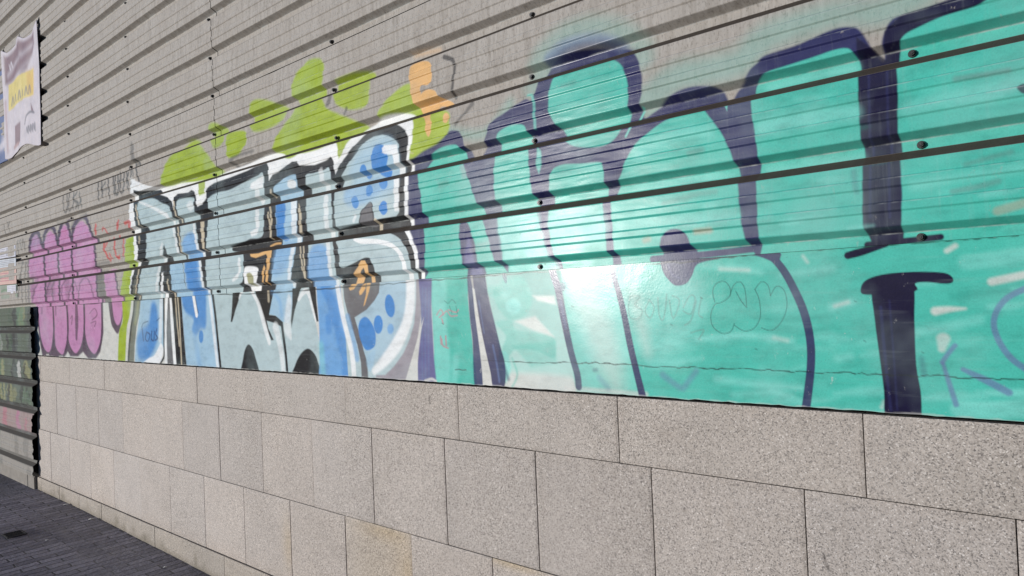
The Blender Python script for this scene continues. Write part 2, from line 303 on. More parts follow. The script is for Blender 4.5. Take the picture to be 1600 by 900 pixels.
('p','peach',1,3.9,[-3705,313,-3615,310,-3521,321,-3481,325,-3475,314,-3484,283,-3507,222,-3533,139,-3557,129,-3534,227,-3523,286,-3535,301,-3589,294,-3644,287,-3699,298]),
('p','peach',1,3.9,[-3559,242,-3547,224,-3572,151,-3590,131,-3574,222]),
('s','peach',0.9,4.8,[-3546,344,-3492,354,-3440,353],[5.7,5.4,5.2]),
('s','beige',0.9,4.8,[-3479,555,-3463,494,-3472,453,-3483,384],[8.7,9.0,9.1,9.1]),
('s','beige',0.85,4.8,[-3497,522,-3482,454],[7.9,7.9]),
('s','beige',0.7,4.8,[-3466,641,-3468,613],[9.8,9.8]),
('f','lb',1,4.6,[-3433,657,-3368,672,-3304,691,-3219,692,-3209,654,-3207,600,-3217,535,-3217,451,-3227,389,-3244,303,-3274,221,-3311,122,-3350,-12,-3543,-9,-3493,147,-3461,233,-3430,310,-3418,392,-3419,472,-3420,559,-3435,623]),
('f','wh',0.9,6.8,[-3216,641,-3222,630,-3238,624,-3260,624,-3280,630,-3296,640,-3300,653,-3294,664,-3278,670,-3256,670,-3236,664,-3221,654]),
('f','bl',0.95,9.3,[-3413,565,-3337,562,-3322,513,-3339,447,-3350,373,-3413,371,-3413,471]),
('f','blm',0.6,23.3,[-3428,335,-3291,334,-3336,208,-3426,179,-3476,199]),
('s','wh',0.7,6.8,[-3246,555,-3246,454,-3267,322,-3298,223,-3323,123],[27.0,24.1,18.0,15.0,15.1]),
('p','beige',0.9,4.4,[-3199,539,-3178,503,-3177,384,-3203,380]),
('s','beige',0.9,4.4,[-3199,313,-3190,226,-3166,145],[5.8,5.7,5.6]),
('s','beige',0.9,4.4,[-3170,311,-3167,211,-3166,132],[5.8,5.8,5.8]),
('f','fill',1,4.2,[-3126,672,-3057,675,-2968,677,-2924,683,-2917,625,-2917,546,-2911,467,-2916,388,-2920,319,-2908,262,-2899,154,-2878,-22,-3130,-17,-3130,153,-3127,294,-3132,400,-3132,492,-3131,590]),
('f','blm',0.85,16.8,[-3116,287,-2970,298,-2955,186,-2946,-5,-3123,-1]),
('s','wh',0.5,8.4,[-2995,675,-2993,620,-2991,572],[19.1,19.0,19.0]),
('s','wh',0.7,6.2,[-2960,536,-2962,425,-2958,313,-2945,185,-2935,90],[18.9,18.9,16.1,13.3,13.3]),
('p','fill',1,3.7,[-2890,549,-2855,604,-2811,644,-2757,685,-2680,734,-2629,761,-2572,772,-2507,769,-2462,755,-2419,732,-2395,705,-2393,665,-2391,622,-2404,552,-2408,481,-2412,405,-2431,390,-2525,391,-2595,390,-2701,385,-2791,382,-2885,376,-2892,433,-2893,493]),
('f','lb',0.7,29.7,[-2695,715,-2503,756,-2408,696,-2418,526,-2520,481,-2710,474,-2806,548]),
('f','bl',1,5.1,[-2585,709,-2555,730,-2505,721,-2472,678,-2484,628,-2500,578,-2568,599,-2594,645]),
('p','wh',0.85,5.0,[-2515,709,-2496,720,-2408,707,-2397,671,-2396,603,-2412,410,-2443,414,-2434,637,-2441,667,-2490,678,-2512,690]),
('f','bl',1,3.8,[-2631,621,-2635,605,-2646,594,-2659,592,-2672,598,-2681,611,-2684,628,-2679,644,-2669,655,-2655,657,-2642,651,-2633,637]),
('f','bl',1,3.8,[-2589,525,-2593,512,-2603,504,-2616,502,-2629,507,-2638,518,-2641,532,-2637,545,-2626,553,-2613,555,-2600,550,-2592,539]),
('f','bl',1,3.6,[-2482,543,-2487,531,-2498,523,-2513,521,-2527,526,-2538,538,-2541,551,-2536,564,-2525,572,-2510,573,-2495,568,-2485,557]),
('f','bl',1,3.9,[-2697,485,-2702,470,-2712,460,-2726,458,-2739,464,-2749,476,-2751,492,-2747,506,-2736,516,-2722,518,-2709,513,-2700,500]),
('f','bl',1,3.6,[-2488,434,-2493,418,-2505,408,-2520,405,-2534,411,-2544,424,-2547,440,-2542,456,-2531,466,-2516,469,-2501,463,-2491,450]),
('f','blm',0.4,19.0,[-2806,548,-2631,585,-2470,547,-2565,501,-2686,472,-2785,477]),
('f','gdk',1,3.8,[-2701,382,-2683,432,-2648,458,-2613,472,-2596,452,-2596,366]),
('s','gr',0.8,3.0,[-2701,385,-2683,432,-2648,458,-2613,475,-2596,449,-2596,372],[3.9,3.6,3.1,2.4,3.7,3.7]),
('s','wh',0.6,5.8,[-2744,402,-2728,422],[9.1,9.0]),
('s','beige',0.9,3.0,[-2581,385,-2584,326],[11.7,11.7]),
('f','fill',1,3.7,[-2883,319,-2749,323,-2622,324,-2525,321,-2475,316,-2423,294,-2386,263,-2355,212,-2345,158,-2339,-33,-2596,-28,-2598,105,-2599,159,-2616,198,-2634,217,-2677,220,-2747,201,-2855,186,-2867,240,-2875,287]),
('s','wh',0.95,3.6,[-2745,314,-2691,300,-2601,292,-2532,281,-2465,261,-2423,231,-2394,192,-2385,138,-2379,81],[7.7,12.1,11.8,10.3,10.8,10.6,12.2,14.9,14.9]),
('p','peach',1,3.8,[-2771,138,-2749,161,-2723,181,-2692,209,-2663,207,-2650,189,-2644,131,-2637,77,-2666,79,-2671,154,-2680,175,-2700,162,-2727,111,-2754,82,-2799,84]),
('s','wh',1,2.8,[-2354,579,-2360,489,-2363,433,-2371,363],[6.0,6.0,6.0,6.0]),
('s','wh',1,2.7,[-2370,321,-2342,284,-2315,232,-2301,189,-2309,64],[7.3,8.5,9.8,10.3,10.4]),
('s','beige',0.5,5.2,[-2333,660,-2300,649],[2.8,2.8]),
('s','tag',0.5,26.5,[-6351,813,-6472,783,-6538,726],[31.2,39.9,52.1]),
('s','tag',0.4,28.4,[-7043,820,-6716,808],[17.1,16.5]),
('f','pink',1,15.0,[-7736,618,-7669,715,-7549,764,-7440,743,-7355,677,-7261,715,-7134,766,-7018,727,-6939,676,-6852,734,-6767,781,-6674,750,-6603,679,-6508,718,-6369,773,-6243,739,-6138,647,-6067,520,-6053,368,-6055,193,-6108,43,-7541,72,-7716,226]),
('f','mv',0.6,31.5,[-7694,657,-7648,731,-7549,770,-7439,748,-7392,663]),
('f','pinkd',0.5,18.6,[-6857,680,-6819,731,-6752,769,-6692,730,-6667,663]),
('s','po',1,14.7,[-7713,658,-7666,745,-7546,793,-7437,766,-7357,654],[31.2,34.9,20.1,26.9,24.9]),
('s','po',1,13.8,[-7322,645,-7276,751,-7131,800,-6999,754,-6943,637],[29.8,32.5,17.7,26.9,25.4]),
('s','po',1,13.0,[-6926,641,-6866,752,-6764,813,-6657,770,-6591,640],[26.7,33.2,18.2,26.8,23.3]),
('s','po',1,12.1,[-6576,634,-6521,741,-6367,804,-6225,773,-6100,618],[24.9,28.0,17.8,20.4,18.2]),
('s','po',1,10.1,[-7321,651,-7309,500,-7298,326,-7305,68],[26.5,26.5,26.6,26.6]),
('s','po',1,9.5,[-6944,621,-6933,476,-6923,309,-6930,60],[24.5,24.5,24.6,24.6]),
('s','po',1,9.0,[-6596,593,-6585,453,-6584,293,-6590,53],[22.7,22.8,22.8,22.8]),
('s','po',0.95,8.2,[-6112,635,-6067,520,-6053,368,-6040,42],[21.8,22.8,20.1,20.1]),
('s','po',0.6,10.8,[-7733,648,-7770,470,-7781,168],[24.1,24.4,24.4]),
('s','po',0.6,15.7,[-7684,165,-7597,269,-7479,335,-7406,332],[17.0,14.6,9.3,6.4]),
('s','po',0.6,15.0,[-7279,153,-7233,266,-7158,331],[18.3,16.6,13.7]),
('s','po',0.6,14.7,[-7106,148,-7111,272,-7021,336],[18.7,17.5,12.2]),
('s','po',0.6,14.1,[-6857,141,-6863,251,-6761,323],[17.7,16.2,11.6]),
('s','po',0.6,12.9,[-6471,130,-6431,239,-6383,289,-6294,310,-6199,270,-6150,191,-6129,120],[15.6,14.7,9.4,5.7,10.3,13.8,14.5]),
('s','po',0.6,13.5,[-6714,137,-6643,242,-6546,291,-6492,225],[14.8,12.6,6.0,12.9]),
('s','tag',0.3,32.1,[-7666,344,-7656,254],[66.2,66.1]),
('s','tag',0.3,29.9,[-7211,322,-7201,236],[60.4,60.3]),
('s','tag',0.3,29.4,[-7107,317,-7098,232],[59.1,59.0]),
('s','tag',0.3,27.7,[-6731,300,-6723,218],[54.6,54.5]),
('p','tag',0.6,16.1,[-6041,348,-5908,350,-5870,186,-5870,39,-6000,41]),
('f','pink',0.95,10.9,[-5883,339,-5718,339,-5662,269,-5631,191,-5608,33,-5819,38,-5869,200]),
('s','po',0.9,7.6,[-5682,327,-5641,225,-5596,33],[14.8,15.2,15.3]),
('s','tag',0.5,16.2,[-6134,373,-5970,403,-5788,401],[14.7,13.1,12.2]),
('s','red',0.85,9.5,[-5864,568,-5881,520,-5822,457,-5749,413],[18.8,17.9,12.5,10.8]),
('s','red',0.85,9.5,[-5773,585,-5855,523],[10.1,10.2]),
('s','red',0.85,9.1,[-5660,585,-5667,504,-5646,454,-5600,422,-5563,439],[16.0,15.8,12.3,6.4,9.0]),
('s','red',0.85,9.1,[-5612,428,-5576,421],[12.4,12.4]),
('s','red',0.85,8.9,[-5493,560,-5497,439],[14.1,14.1]),
('s','red',0.85,9.9,[-6038,703,-6042,649],[20.2,20.2]),
('s','red',0.85,9.5,[-5909,656,-5868,672,-5807,627],[9.6,7.0,10.1]),
('s','red',0.85,9.1,[-5606,646,-5578,686],[19.0,19.0]),
('s','red',0.85,8.8,[-5461,665,-5368,669,-5381,643],[12.3,12.3,27.0]),
('s','red',0.85,9.3,[-5711,425,-5782,469],[7.2,7.2]),
('s','tag',0.55,11.3,[-8066,748,-8058,623],[18.5,18.5]),
('s','tag',0.55,11.1,[-7983,754,-7952,653,-7902,753],[17.2,5.7,16.9]),
('s','tag',0.55,11.0,[-7864,731,-7851,657],[17.4,17.4]),
('s','tag',0.55,11.3,[-8038,411,-8100,208],[18.0,18.1]),
('s','tag',0.55,11.2,[-7923,540,-8043,361],[15.9,16.1]),
('s','tag',0.55,11.0,[-7825,521,-7901,355],[16.7,16.8]),
('s','tag',0.55,11.2,[-7985,328,-7980,174],[18.3,18.3]),
('s','tag',0.55,11.0,[-7864,323,-7859,170],[17.9,17.8]),
('s','tag',0.55,11.1,[-8087,538,-7804,532],[5.6,5.5]),
]
BAND_PAINT = [
('f','teal',1,4.8,[-2262,201,-2044,185,-2043,10,-2032,-117,-2026,-212,-2031,-370,-2263,-382,-2261,-216,-2264,-50]),
('f','tealp',0.6,16.6,[-2259,117,-2175,112,-2178,-78,-2163,-241,-2183,-384,-2263,-388,-2261,-216,-2264,-50]),
('s','tealp',0.5,16.1,[-2129,-241,-2146,-349],[18.9,19.0]),
('p','tealp',0.6,5.6,[-1957,179,-1568,151,-1499,-364,-1855,-360]),
('p','offw',0.85,16.8,[-1959,-371,-1942,-308,-1818,-288,-1658,-287,-1539,-292,-1489,-318,-1482,-409,-1963,-444]),
('f','teal',0.6,11.5,[-1845,77,-1758,85,-1715,49,-1702,-10,-1734,-64,-1807,-85,-1852,-62,-1884,-26,-1902,31]),
('f','tealp',0.9,11.5,[-1758,-31,-1764,-46,-1779,-57,-1799,-60,-1818,-56,-1832,-44,-1837,-29,-1831,-14,-1815,-4,-1795,0,-1776,-5,-1762,-16]),
('f','tealp',0.4,11.6,[-1804,30,-1808,18,-1820,9,-1835,6,-1850,10,-1861,20,-1864,32,-1859,45,-1848,54,-1832,56,-1817,52,-1807,43]),
('f','teal',0.5,8.5,[-1895,-92,-1813,-83,-1788,-118,-1687,-133,-1602,-152,-1606,-228,-1690,-201,-1793,-198,-1841,-234,-1866,-196,-1843,-145]),
('p','offw',0.8,8.3,[-1790,-88,-1690,-69,-1602,-149,-1711,-120]),
('p','offw',0.8,8.1,[-1698,9,-1594,5,-1587,-28,-1674,-11]),
('f','tealp',0.8,8.8,[-1881,-214,-1840,-213,-1823,-271,-1853,-330,-1886,-316]),
('s','teal',0.5,5.8,[-1815,-233,-1791,-295,-1821,-346],[4.9,4.9,4.5]),
('p','teal',0.5,11.0,[-1812,-183,-1597,-161,-1595,-247,-1719,-265]),
('f','teal',0.5,8.9,[-1847,32,-1854,21,-1872,13,-1896,11,-1920,14,-1938,24,-1944,35,-1937,47,-1918,55,-1894,57,-1870,52,-1853,43]),
('p','mint',0.95,7.4,[-1568,151,-1273,131,-1224,-391,-1505,-411]),
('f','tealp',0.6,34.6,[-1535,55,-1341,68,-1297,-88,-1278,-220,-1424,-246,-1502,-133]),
('p','teal',1,5.2,[-1296,176,-48,190,-74,-426,-1249,-393]),
('s','offw',0.6,7.3,[-1558,-335,-1348,-338,-1222,-339],[8.3,7.8,7.6]),
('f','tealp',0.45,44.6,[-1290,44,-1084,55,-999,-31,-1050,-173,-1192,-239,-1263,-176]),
('s','tealp',0.7,14.0,[-1027,-153,-879,-140,-782,-151],[8.1,7.8,7.6]),
('s','tealp',0.6,13.2,[-801,-145,-730,-158],[7.7,7.5]),
('s','tealp',0.5,12.1,[-616,-60,-565,-47],[9.8,9.6]),
('s','tealp',0.45,12.1,[-605,-204,-575,-196],[10.5,10.4]),
('s','tealp',0.5,13.6,[-968,-277,-846,-287,-714,-291],[10.1,9.7,9.3]),
('s','tealp',0.6,14.0,[-994,80,-869,63,-811,48],[7.1,6.8,6.7]),
('s','tealp',0.4,10.6,[-412,-132,-270,-100],[11.6,11.0]),
('s','tealp',0.5,10.1,[-320,-326,-188,-317],[21.0,19.9]),
('s','tealp',0.4,12.7,[-754,37,-611,48],[9.4,9.0]),
('s','tealp',0.4,13.1,[-798,-303,-716,-327],[7.8,7.6]),
('s','tealp',0.4,10.0,[-290,45,-173,56],[17.7,16.9]),
('s','tealp',0.3,15.0,[-1088,-28,-1000,-51],[16.8,16.4]),
('s','tealp',0.35,11.9,[-646,-349,-467,-345],[7.3,6.8]),
('s','offw',0.8,6.0,[-363,-76,-334,-72,-298,-71],[10.6,7.3,2.4]),
('s','offw',0.8,5.6,[-239,-6,-175,7],[9.4,9.2]),
('s','offw',0.7,6.0,[-331,77,-313,88],[6.3,6.3]),
('s','offw',0.6,6.1,[-349,-148,-353,-173],[15.5,8.5]),
('s','offw',0.7,8.0,[-941,67,-850,58],[5.0,4.8]),
('s','offw',0.7,6.6,[-500,-332,-493,-318],[4.6,4.6]),
('s','offw',0.5,7.3,[-688,89,-676,70],[3.6,3.6]),
('s','offw',0.6,6.0,[-467,-362,-322,-359,-190,-355],[5.1,4.9,4.6]),
('s','offw',0.5,7.5,[-782,-147,-744,-155],[5.7,5.7]),
('s','offw',0.5,6.9,[-607,-57,-573,-47],[5.3,5.3]),
('s','teal',0.35,8.6,[-308,-51,-178,-70],[8.1,7.7]),
('s','teal',0.35,8.4,[-232,-132,-182,-163],[12.2,12.0]),
('s','teal',0.5,9.4,[-388,-265,-391,-331],[10.2,10.2]),
('s','teal',0.35,11.9,[-944,-212,-804,-220],[9.0,8.6]),
('s','teal',0.3,10.7,[-745,-170,-570,-176],[11.3,10.6]),
('s','teal',0.3,10.4,[-629,13,-545,26],[9.0,8.8]),
('s','deep',0.2439923099578073,12.9,[-1097,-84,-1063,-77,-1029,-79],[4.5,9.2,4.1]),
('s','deep',0.1570128576431429,12.1,[-1003,-325,-917,-322,-834,-299],[5.0,9.6,3.5]),
('s','tealp',0.15215325593334367,8.4,[-280,29,-197,31,-120,19],[5.3,4.8,2.2]),
('s','teal',0.3618768713857501,8.4,[-261,-155,-185,-161,-112,-144],[6.8,11.8,2.6]),
('s','deep',0.33452033966262973,8.9,[-323,-176,-295,-180,-267,-171],[7.0,11.4,2.8]),
('s','deep',0.372905381091004,8.7,[-327,-39,-267,-37,-209,-29],[5.5,7.4,4.1]),
('s','tealp',0.32837744400493085,8.5,[-280,-281,-217,-279,-157,-268],[7.1,7.4,1.7]),
('s','tealp',0.22713834031816732,10.2,[-622,-164,-547,-155,-476,-152],[4.5,10.5,2.2]),
('s','tealp',0.3933599141133889,10.0,[-619,-303,-526,-290,-439,-291],[4.1,13.5,4.7]),
('s','tealp',0.30120153017831464,13.4,[-1202,-244,-1141,-248,-1081,-226],[8.5,9.4,3.6]),
('s','deep',0.2593505161289963,12.7,[-1162,-106,-1017,-113,-883,-105],[7.6,14.1,4.7]),
('s','mint',0.33757070157698577,11.8,[-970,71,-848,67,-734,73],[8.7,14.8,3.4]),
('s','teal',0.17168565790212087,12.0,[-932,-49,-892,-44,-854,-48],[8.4,7.2,4.9]),
('s','tealp',0.3113737928504073,8.3,[-199,-27,-174,-33,-150,-27],[3.3,9.5,3.8]),
('s','tealp',0.29181279685706807,13.4,[-1203,-182,-1142,-175,-1083,-164],[3.9,16.5,3.3]),
('s','tealp',0.2157319725209011,9.6,[-475,-301,-447,-305,-418,-286],[6.5,11.5,3.7]),
('s','deep',0.16336246533586868,9.7,[-532,-197,-451,-199,-373,-177],[3.5,11.4,1.8]),
('s','mint',0.18444991892630597,11.9,[-1008,-348,-879,-342,-760,-321],[8.2,6.8,2.6]),
('s','mint',0.23954288478800922,10.3,[-642,-164,-570,-162,-502,-158],[2.9,13.4,2.3]),
('s','deep',0.3989963478375859,11.1,[-833,-88,-722,-91,-619,-86],[6.0,6.6,2.6]),
('s','tealp',0.16033882787575024,12.2,[-968,-163,-934,-156,-901,-147],[7.3,15.1,3.9]),
('s','tealp',0.2618604057091565,11.3,[-829,-241,-763,-247,-699,-227],[4.9,5.7,4.3]),
('s','tealp',0.39343705675642593,9.1,[-403,-303,-330,-292,-261,-292],[5.2,12.1,3.1]),
('s','deep',0.296323226649777,10.0,[-587,-18,-512,-17,-442,-26],[6.2,8.5,2.5]),
('s','tealp',0.3189374164431634,9.6,[-497,-3,-428,-4,-361,-6],[5.9,6.5,2.8]),
('s','mint',0.3633402734937586,9.8,[-584,-329,-485,-323,-391,-300],[2.8,6.4,3.5]),
('s','deep',0.2846732151136545,10.4,[-631,-279,-599,-272,-568,-276],[5.6,6.6,4.8]),
('s','tealp',0.26886554934541246,10.9,[-789,-334,-696,-331,-607,-313],[5.9,7.9,2.0]),
('s','mint',0.16124848984676277,8.6,[-291,-39,-240,-40,-189,-31],[2.7,5.8,4.3]),
('s','mint',0.22088137455068194,10.8,[-782,-190,-670,-180,-566,-181],[3.3,9.3,5.0]),
('s','tealp',0.3889670522724039,8.6,[-319,-310,-244,-307,-172,-289],[2.8,5.4,4.1]),
('s','deep',0.3224471525515983,10.3,[-600,-156,-570,-157,-540,-144],[6.1,9.7,3.6]),
('s','tealp',0.29633736781438913,13.0,[-1122,-118,-1072,-126,-1023,-110],[6.4,13.0,2.6]),
('s','tealp',0.23982340053397955,9.8,[-544,-194,-473,-186,-404,-179],[5.5,8.7,2.7]),
('s','tealp',0.15647145431600376,9.0,[-383,-154,-324,-159,-267,-147],[7.4,12.9,3.4]),
('s','deep',0.22600852504464716,10.0,[-572,-331,-526,-330,-481,-313],[7.7,9.0,2.7]),
('s','tealp',0.1743037359106767,11.2,[-809,-60,-751,-61,-694,-53],[4.4,13.7,2.4]),
('s','tealp',0.3667754619252205,11.6,[-918,-323,-824,-311,-735,-314],[8.8,6.1,1.9]),
('s','tealp',0.38714668812634623,13.2,[-1212,-224,-1111,-228,-1014,-213],[7.4,10.3,4.6]),
('s','tealp',0.3343183618863417,10.6,[-688,-149,-631,-141,-577,-151],[2.8,14.4,3.3]),
('s','mint',0.20361196862519984,10.0,[-572,-334,-520,-336,-469,-328],[4.5,6.0,3.0]),
('s','tealp',0.22149401512080197,10.9,[-775,-178,-697,-174,-622,-177],[5.0,7.5,1.9]),
('s','teal',0.17572801671576227,12.2,[-1041,-128,-929,-123,-824,-116],[8.5,9.9,5.4]),
('s','tealp',0.30543464415430366,8.4,[-259,-279,-177,-277,-99,-266],[5.8,11.3,3.2]),
('s','tealp',0.34384299121556067,8.4,[-247,-67,-206,-68,-165,-58],[6.2,9.9,3.4]),
('s','teal',0.32478195099347307,11.4,[-912,-155,-791,-152,-677,-138],[3.7,13.9,1.9]),
('s','offw',0.45,44.6,[-1488,30,-1416,-87,-1369,-222,-1342,-310],[45.8,58.9,53.4,31.8]),  # pale soft streak: glare on the gloss coat, painted into the colour
('s','offw',0.35,27.8,[-1267,43,-1234,-89,-1210,-197],[17.5,24.8,14.8]),  # narrower glare streak, likewise painted in
('f','navy',0.95,4.6,[-2044,185,-2015,51,-2006,-54,-1991,-169,-1982,-263,-1980,-357,-2026,-349,-2027,-170,-2037,-80,-2042,26]),
('f','dk',0.95,3.9,[-2011,183,-1957,179,-1930,22,-1901,-87,-1873,-189,-1853,-259,-1861,-346,-1920,-354,-1934,-293,-1957,-205,-1980,-107,-2003,-2]),
('p','offw',1,3.7,[-2015,51,-2004,46,-1980,-107,-1957,-205,-1934,-300,-1927,-369,-1977,-372,-1978,-263,-1991,-169,-2006,-54]),
('s','lil',0.6,3.6,[-1914,-184,-1897,-261,-1887,-327],[5.2,5.2,5.2]),
('s','lil',0.5,3.7,[-1982,-2,-1960,-133],[3.6,3.6]),
('s','navy',0.6,8.8,[-1863,-260,-1839,-314],[8.4,8.3]),
('s','dk',0.97,3.2,[-1618,167,-1595,87,-1575,29,-1556,-74,-1528,-203,-1504,-283,-1500,-327],[14.8,16.1,16.1,15.4,14.5,14.4,14.3]),
('s','lil',0.35,5.3,[-1565,-14,-1547,-114],[5.9,5.8]),
('s','dk',0.97,2.8,[-1350,147,-1330,63,-1313,5,-1296,-66,-1276,-176,-1259,-252,-1235,-353],[13.0,11.6,11.5,12.2,12.7,12.7,13.8]),
('s','navy',0,2.8,[-1702,112,-1834,89],[0.1,0.1]),
('f','navy',0.7,3.5,[-1849,126,-1829,107,-1825,69,-1835,64,-1847,90]),
('f','dk',1,2.7,[-1147,105,-1139,70,-1126,48,-1097,22,-1058,26,-1035,52,-1015,86,-950,98,-888,103,-824,99,-762,75,-788,125,-1135,142]),
('s','pur',0.4,4.4,[-1117,88,-1107,60,-1080,46],[3.4,3.3,3.2]),
('s','dk',0.97,2.2,[-817,114,-778,92,-746,52,-719,-2,-693,-71,-679,-150,-681,-233,-701,-357],[7.6,10.3,11.1,11.5,11.8,11.6,11.5,12.4]),
('s','dk2',1,2.3,[-567,82,-534,89,-470,103],[9.8,10.5,5.1]),
('f','dk2',1,2.1,[-539,-18,-533,3,-513,17,-473,26,-412,28,-347,23,-325,13,-321,-2,-337,-7,-377,-1,-406,-3,-407,-23,-499,-28,-531,-27]),
('f','dk2',1,2.4,[-508,-2,-507,-97,-499,-204,-493,-287,-488,-372,-417,-373,-405,-302,-413,-216,-412,-98,-411,-6,-451,13]),
('s','dk',0.6,3.3,[-491,-63,-487,-184,-479,-337],[3.9,3.9,3.9]),
('s','dk',0.5,3.2,[-469,-46,-465,-200,-463,-336],[2.3,2.3,2.3]),
('s','lil',0.75,2.8,[-170,-24,-209,-46,-232,-77,-240,-113,-230,-155,-208,-194,-178,-221],[7.3,7.2,6.7,6.6,6.8,7.2,7.4]),
('s','lil',0.75,3.8,[-324,-164,-339,-184,-354,-207],[5.7,5.7,5.8]),
('s','lil',0.75,3.8,[-352,-211,-341,-259,-328,-314],[4.4,5.8,6.5]),
('s','lil',0.75,3.6,[-309,-224,-263,-249,-217,-277],[5.6,8.7,8.5]),
('s','navy',0.35,6.3,[-400,-199,-396,-240],[6.7,6.7]),
('s','lil',0.45,8.7,[-1156,-272,-1120,-296,-1088,-311,-1065,-289,-1036,-255],[11.4,10.1,10.3,9.3,9.3]),
('s','lil',0.3,9.9,[-1410,-291,-1374,-325],[10.4,10.3]),
('s','navy',0.4,5.0,[-1430,-265,-1419,-264],[6.8,6.8]),
('s','navy',0.7,5.3,[-1553,42,-1551,32],[11.6,11.6]),
('s','fade',0.5,2.3,[-1267,-6,-1276,-40,-1273,-78,-1243,-85,-1222,-59,-1251,-37,-1230,-11,-1265,-6],[3.0,3.0,2.9,2.6,3.0,3.0,2.9,2.6]),
('s','fade',0.5,2.3,[-1196,-25,-1213,-59,-1194,-83,-1178,-47,-1196,-21],[2.8,2.9,2.6,2.9,2.8]),
('s','fade',0.5,2.2,[-1162,-16,-1160,-73,-1147,-90,-1135,-48,-1129,-6],[2.9,2.9,2.6,2.8,2.8]),
('s','fade',0.5,2.2,[-1120,-27,-1109,-86,-1084,-28,-1110,-11],[2.8,2.5,2.7,2.6]),
('s','fade',0.5,2.1,[-1071,-50,-1047,-13,-1029,-22,-1045,-71,-1072,-62],[2.6,2.5,2.6,2.5,2.5]),
('s','fade',0.5,2.1,[-1025,-30,-1046,-91,-1069,-107],[2.6,2.6,2.5]),
('s','fade',0.5,2.1,[-1007,-21,-1019,-71,-1006,-84],[2.6,2.6,2.6]),
('s','fade',0.5,2.1,[-1048,-132,-1004,-122,-1023,-153],[2.4,2.6,2.5]),
('s','bubble',0.8,1.4,[-963,-36,-968,-2,-954,22,-928,27,-911,6,-914,-20,-940,-37,-963,-44,-978,-76,-973,-112,-944,-134,-915,-128,-902,-103],[1.3,1.3,1.2,1.2,1.2,1.2,1.2,1.2,1.3,1.3,1.2,1.2,1.2]),
('s','bubble',0.8,1.4,[-912,-18,-900,13,-879,24,-864,0,-861,-54],[1.2,1.2,1.2,1.2,1.2]),
('s','bubble',0.8,1.4,[-902,-109,-874,-126,-842,-119,-821,-86,-821,-36,-833,-1],[1.2,1.2,1.1,1.2,1.2,1.2]),
('s','bubble',0.8,1.3,[-833,-1,-812,21,-793,9,-787,-22],[1.2,1.2,1.1,1.1]),
('s','bubble',0.8,1.3,[-787,-22,-767,6,-745,-10,-740,-54,-757,-98,-788,-125,-819,-117],[1.1,1.1,1.1,1.1,1.1,1.1,1.2]),
('s','bubble',0.8,1.4,[-893,-5,-878,-34,-863,-54],[1.2,1.2,1.2]),
('s','rosy',0.8,3.0,[-2236,-56,-2211,-34,-2196,-51,-2221,-67],[3.3,2.8,3.9,3.1]),
('s','rosy',0.8,2.9,[-2196,-56,-2172,-40,-2149,-62,-2111,-60],[3.1,2.8,2.9,2.7]),
('s','rosy',0.8,2.9,[-2163,-35,-2118,-47,-2102,-36],[2.8,2.7,3.0]),
('s','rosy',0.8,3.0,[-2205,-73,-2198,-92],[3.9,3.9]),
('s','rosy',0.8,3.0,[-2210,-160,-2204,-188,-2173,-198],[4.0,3.5,2.9]),
('s','rosy',0.8,3.0,[-2217,-149,-2215,-182],[4.0,4.0]),
('s','rosy',0.8,3.0,[-2185,-147,-2184,-187],[3.9,3.9]),
('s','bubble',0.7,2.3,[-2185,4,-2162,-8,-2138,8,-2116,-9],[1.5,1.4,1.4,1.6]),
('s','bubble',0.7,2.3,[-2155,-19,-2141,-52],[1.9,1.9]),
('s','bubble',0.7,2.2,[-2116,-20,-2110,-52],[1.9,1.9]),
